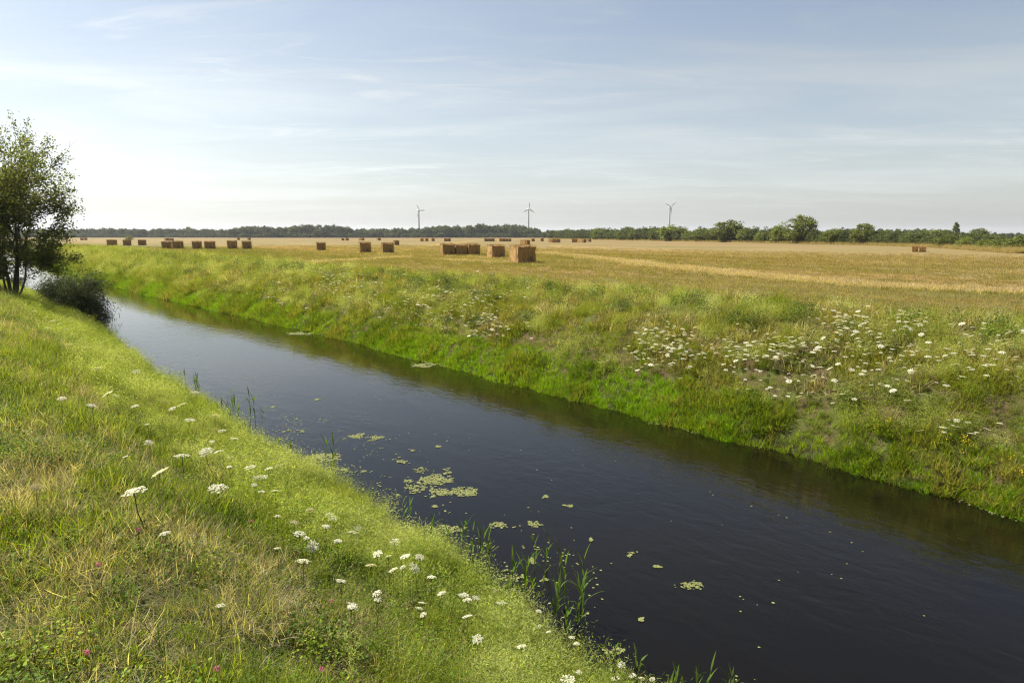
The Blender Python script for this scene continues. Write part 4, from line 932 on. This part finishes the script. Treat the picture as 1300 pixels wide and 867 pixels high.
def woods():
    r = np.random.default_rng(73); order = [o for _, o in WOODSRC]; kinds = [k for k, _ in WOODSRC]
    coll = source_collection('wood_tree', order)
    def belt(name, pts, h, label, pick):
        n = len(pts); sc = np.stack([h * r.uniform(0.8, 1.2, n)] * 2 + [h], 1); idx = np.array([pick[i] for i in r.integers(0, len(pick), n)])
        scatter(name, coll, np.concatenate([pts, np.full((n, 1), -0.1)], 1), idx, np.stack([np.zeros(n), np.zeros(n), r.random(n) * 6.28], 1), sc, np.ones((n, 3)), label)
    rt = [i for i, k in enumerate(kinds) if k in ('round', 'tall')]; bu = [i for i, k in enumerate(kinds) if k == 'bush']
    # left wood: tree-top line read from the photograph
    tx = [60, 120, 180, 240, 290, 300, 330, 360, 380, 415, 440, 455, 480, 520, 560, 590, 620, 650, 672, 690, 705]; ty = [291.5, 291, 291.5, 291.5, 292, 289.5, 288.5, 289.5, 287.5, 287, 288.5, 291, 291.5, 290.5, 288.5, 287.5, 285.5, 286.5, 289, 293, 294]
    pts = []; hh = []
    for px in np.arange(-40, 705, 2.1):
        for row in range(2):
            q = px + r.normal(0, 1.2); D = 690 + row * 22 + 60 * (q < 290) + r.normal(0, 5); rr = ray(q, np.interp(q, tx, ty))
            hgt = CAM_H + rr[2] / rr[1] * D; pts.append((rr[0] / rr[1] * D, D)); hh.append(hgt * r.uniform(0.70, 1.22))
    belt('far_wood', np.array(pts), np.array(hh), 'dark far off wood along the horizon', rt)
    pts = []; hh = []
    for px in np.arange(-40, 705, 2.6):
        D = 680 + 60 * (px < 290) + r.normal(0, 3); rr = ray(px, 300); pts.append((rr[0] / rr[1] * D, D)); hh.append(r.uniform(3.5, 6.0))
    belt('wood_edge_bushes', np.array(pts), np.array(hh), 'low bushes along the edge of the far wood', bu)
    # belt behind the hedge on the right
    tx = [690, 705, 716, 730, 760, 800, 900, 1000, 1100, 1130, 1180, 1240, 1320]; ty = [293.5, 294, 292, 293, 294, 294, 294, 294, 292, 293, 292, 296, 296]
    pts = []; hh = []
    for px in np.arange(692, 1340, 2.6):
        q = px + r.normal(0, 1.5); D = 560 + r.normal(0, 12); rr = ray(q, np.interp(q, tx, ty)); pts.append((rr[0] / rr[1] * D, D)); hh.append((CAM_H + rr[2] / rr[1] * D) * r.uniform(0.8, 1.3))
    belt('far_tree_belt', np.array(pts), np.array(hh), 'distant belt of trees behind the hedge', rt)
    # filling of the hedge itself
    L_ = np.concatenate([[0], np.cumsum(np.linalg.norm(np.diff(HEDGE, axis=0), axis=1))]); n = 330; q = r.uniform(0, L_[-1], n)
    pts = np.stack([np.interp(q, L_, HEDGE[:, 0]) + r.uniform(1.2, 3.5, n), np.interp(q, L_, HEDGE[:, 1])], 1)
    pts = np.concatenate([pts, [(57 + r.uniform(0, 3), 73 - k * 1.2) for k in range(16)]])
    belt('hedge_undergrowth', pts, r.uniform(0.6, 1.15, len(pts)) * np.interp(pts[:, 1], [70, 110, 170, 300], [1.7, 2.4, 4.0, 5.4]), 'low undergrowth filling the hedge', bu)
    # tall dry grass in front of the hedge
    n = 7000; q = L_[-1] * r.random(n) ** 1.5; x = np.interp(q, L_, HEDGE[:, 0]) + r.normal(-0.3, 0.7, n); y = np.interp(q, L_, HEDGE[:, 1])
    put('hedge_grass', C_TALL, np.stack([x, y, np.zeros(n)], 1), pal(r, n, [(0.20, 0.17, 0.065), (0.29, 0.225, 0.11), (0.34, 0.26, 0.13)]), r.uniform(1.0, 1.8, n), 'tall dry grass along the foot of the hedge', r)
woods()

def grow_tree(rng, mb, tips, p, d, L_, rad, depth, gens, up=0.15, wob=0.22, split=(2, 3), spread=0.55):
    n = 4; P = [p]; q = p.copy(); dd = d.copy()
    if math.hypot(p[0], p[1]) > 2.3 - 0.10 * max(p[2] - 4, 0): L_ = L_ * 0.35; gens = min(gens, depth)
    for k in range(n):
        dd = dd + rng.normal(0, wob / 2, 3) + np.array([0, 0, up * 0.25]); dd /= np.linalg.norm(dd); q = q + dd * L_ / n; P.append(q.copy())
        if depth >= gens - 1: tips.append((q.copy(), dd.copy()))
    r1 = rad * 0.62; v, f = tube(P, np.linspace(rad, r1, n + 1), 7 if depth < 2 else 4, False); mb.add(v, f, 0.5)
    if depth >= gens: tips.append((q, dd)); return
    for k in range(rng.integers(split[0], split[1] + 1)):
        a = rng.normal(0, 1, 3); a -= dd * (a @ dd); a /= np.linalg.norm(a); nd_ = dd + a * spread * rng.uniform(0.6, 1.3); nd_ /= np.linalg.norm(nd_)
        grow_tree(rng, mb, tips, q if k else P[-1], nd_, L_ * rng.uniform(0.62, 0.86), r1 * 0.85, depth + 1, gens, up, wob, split, spread)
    if depth >= 1:
        for k in range(2):
            i = rng.integers(1, n); a = rng.normal(0, 1, 3); a -= dd * (a @ dd); a /= np.linalg.norm(a); nd_ = dd * 0.6 + a; nd_ /= np.linalg.norm(nd_)
            grow_tree(rng, mb, tips, P[i], nd_, L_ * 0.55, r1 * 0.6, max(depth + 1, gens - 1), gens, up, wob, split, spread)
def canal_tree():
    r = np.random.default_rng(84); s, d = 35.0, 2.15
    x, y = xy_of(np.array(s), np.array(d)); z = float(zprof(np.array(s), np.array(d)))
    x, y = x - 0.5, y - 0.2; z = float(tz(x, y))
    e = empty('alder_tree', (x, y, z - 0.05)); e.scale = (1.0, 1.0, 0.98); tag(e, 'tall dark leafy tree with several thin trunks at the left edge', 'tree')
    mb = MB(); tips = []
    for k in range(9):
        a = k / 9 * 6.283 * 2 + r.normal(0, 0.3); sp = (0.14, 0.26, 0.40)[k % 3] * r.uniform(0.7, 1.2); dv = np.array([math.cos(a) * sp, math.sin(a) * sp, 1.0]); dv /= np.linalg.norm(dv)
        p0 = np.array([math.cos(a) * 0.26, math.sin(a) * 0.26, -0.1])
        grow_tree(r, mb, tips, p0, dv, (2.5, 2.1, 1.7)[k % 3] * r.uniform(0.9, 1.1), (0.075, 0.06, 0.05)[k % 3], 0, 4, 0.22, 0.22, (2, 3), 0.5)
        for j in range(3):                                    # low side branches
            b_ = a + r.normal(0, 0.8); q0 = p0 + dv * r.uniform(0.7, 1.9); dl = np.array([math.cos(b_), math.sin(b_), r.uniform(-0.05, 0.35)])
            grow_tree(r, mb, tips, q0, dl / np.linalg.norm(dl), r.uniform(0.7, 1.05), 0.022, 2, 4, 0.05, 0.25, (2, 3), 0.6)
    keep = [q for q in tips if math.hypot(q[0][0], q[0][1]) < 2.9 - 0.10 * max(q[0][2] - 4, 0)]; tips = keep
    mb.build('trunk', M_BARK, e)
    T = np.array([q[0] for q in tips]); D = np.array([q[1] for q in tips])
    px, py, _ = project(T[:, 0] + x, T[:, 1] + y, T[:, 2] + z)

    m = max(4, int(50000 / len(T))); C = np.repeat(T, m, 0) + r.normal(0, 0.12, (len(T) * m, 3)); A = np.repeat(D, m, 0)
    k = C[:, 2] > 0.5; C = C[k]; A = A[k]
    v, f, a = ovals(r, C, (0.07, 0.13), 0.66, 0.3, 0.05, A); a = 0.5 * a + 0.5 * np.repeat(vnoise(C[:, 0] * 2.2 + 7, C[:, 2] * 2.2 + C[:, 1] * 1.7), 4)
    mk('crown', v, f, M_TREE, e, {'bv': a})
canal_tree()
def willow(px, py, rad, h, n, lab, seed, lean):
    r = np.random.default_rng(seed); p, t = gt(px, py, 0.0); z = max(float(tz(p[0], p[1])), WATER - 0.05)
    e = empty('willow_shrub', (p[0], p[1], z - 0.03)); tag(e, lab, 'shrub', 'dark shrubs at the foot of the tree')
    mb = MB(); C = []; A = []
    for k in range(n):
        a = r.random() * 6.283; el = r.uniform(0.55, 1.5); Ln = rad * r.uniform(0.9, 1.6); q = r.normal(0, 0.16, 3) * np.array([1, 1, 0]); P = [q.copy()]
        for j in range(7):
            dv = np.array([math.cos(a) * math.cos(el) + lean[0] * 0.3, math.sin(a) * math.cos(el) + lean[1] * 0.3, math.sin(el) * h / rad * 0.85]); q = q + dv * Ln / 7; el -= r.uniform(0.14, 0.42); q[2] = max(q[2], 0.05); P.append(q.copy())
            if j > 0:
                for _ in range(26): C.append(q + r.normal(0, 0.12, 3)); A.append(dv + np.array([0, 0, -0.5]))
        v, f = tube(P, np.linspace(0.022, 0.004, 8), 4, False); mb.add(v, f, 0.5)
    mb.build('branches', M_BARK, e)
    C = np.array(C); C[:, 2] = np.maximum(C[:, 2], 0.04); v, f, a = ovals(r, C, (0.07, 0.14), 0.24, 0.2, 0.0, np.array(A)); mk('foliage', v, f, M_WILLOW, e, {'bv': a})
willow(94, 404, 1.3, 3.1, 430, 'dark willow shrub overhanging the water right of the tall tree', 91, (0.15, -0.1))
willow(40, 378, 0.6, 0.8, 60, 'low dark shrub under the tall tree beside the willow', 92, (0.1, 0))
willow(14, 366, 0.9, 1.4, 100, 'low dark shrub at the trunk foot at the left edge', 93, (0, 0))

# ------------------------------------------------------------------ the air
def haze():
    v, f = box(-9000, 9000, -3500, 9000, -5.0, 96.0); m, t, out = newmat('haze_air')
    pv = t.nodes.new('ShaderNodeVolumePrincipled'); pv.inputs['Color'].default_value = (0.90, 0.94, 1.0, 1); pv.inputs['Density'].default_value = 0.00009; pv.inputs['Anisotropy'].default_value = 0.3
    t.links.new(pv.outputs[0], out.inputs['Volume'])
    tag(mk('haze', v, np.array(f), m), 'thin summer haze over the whole plain', kind='stuff')
haze()
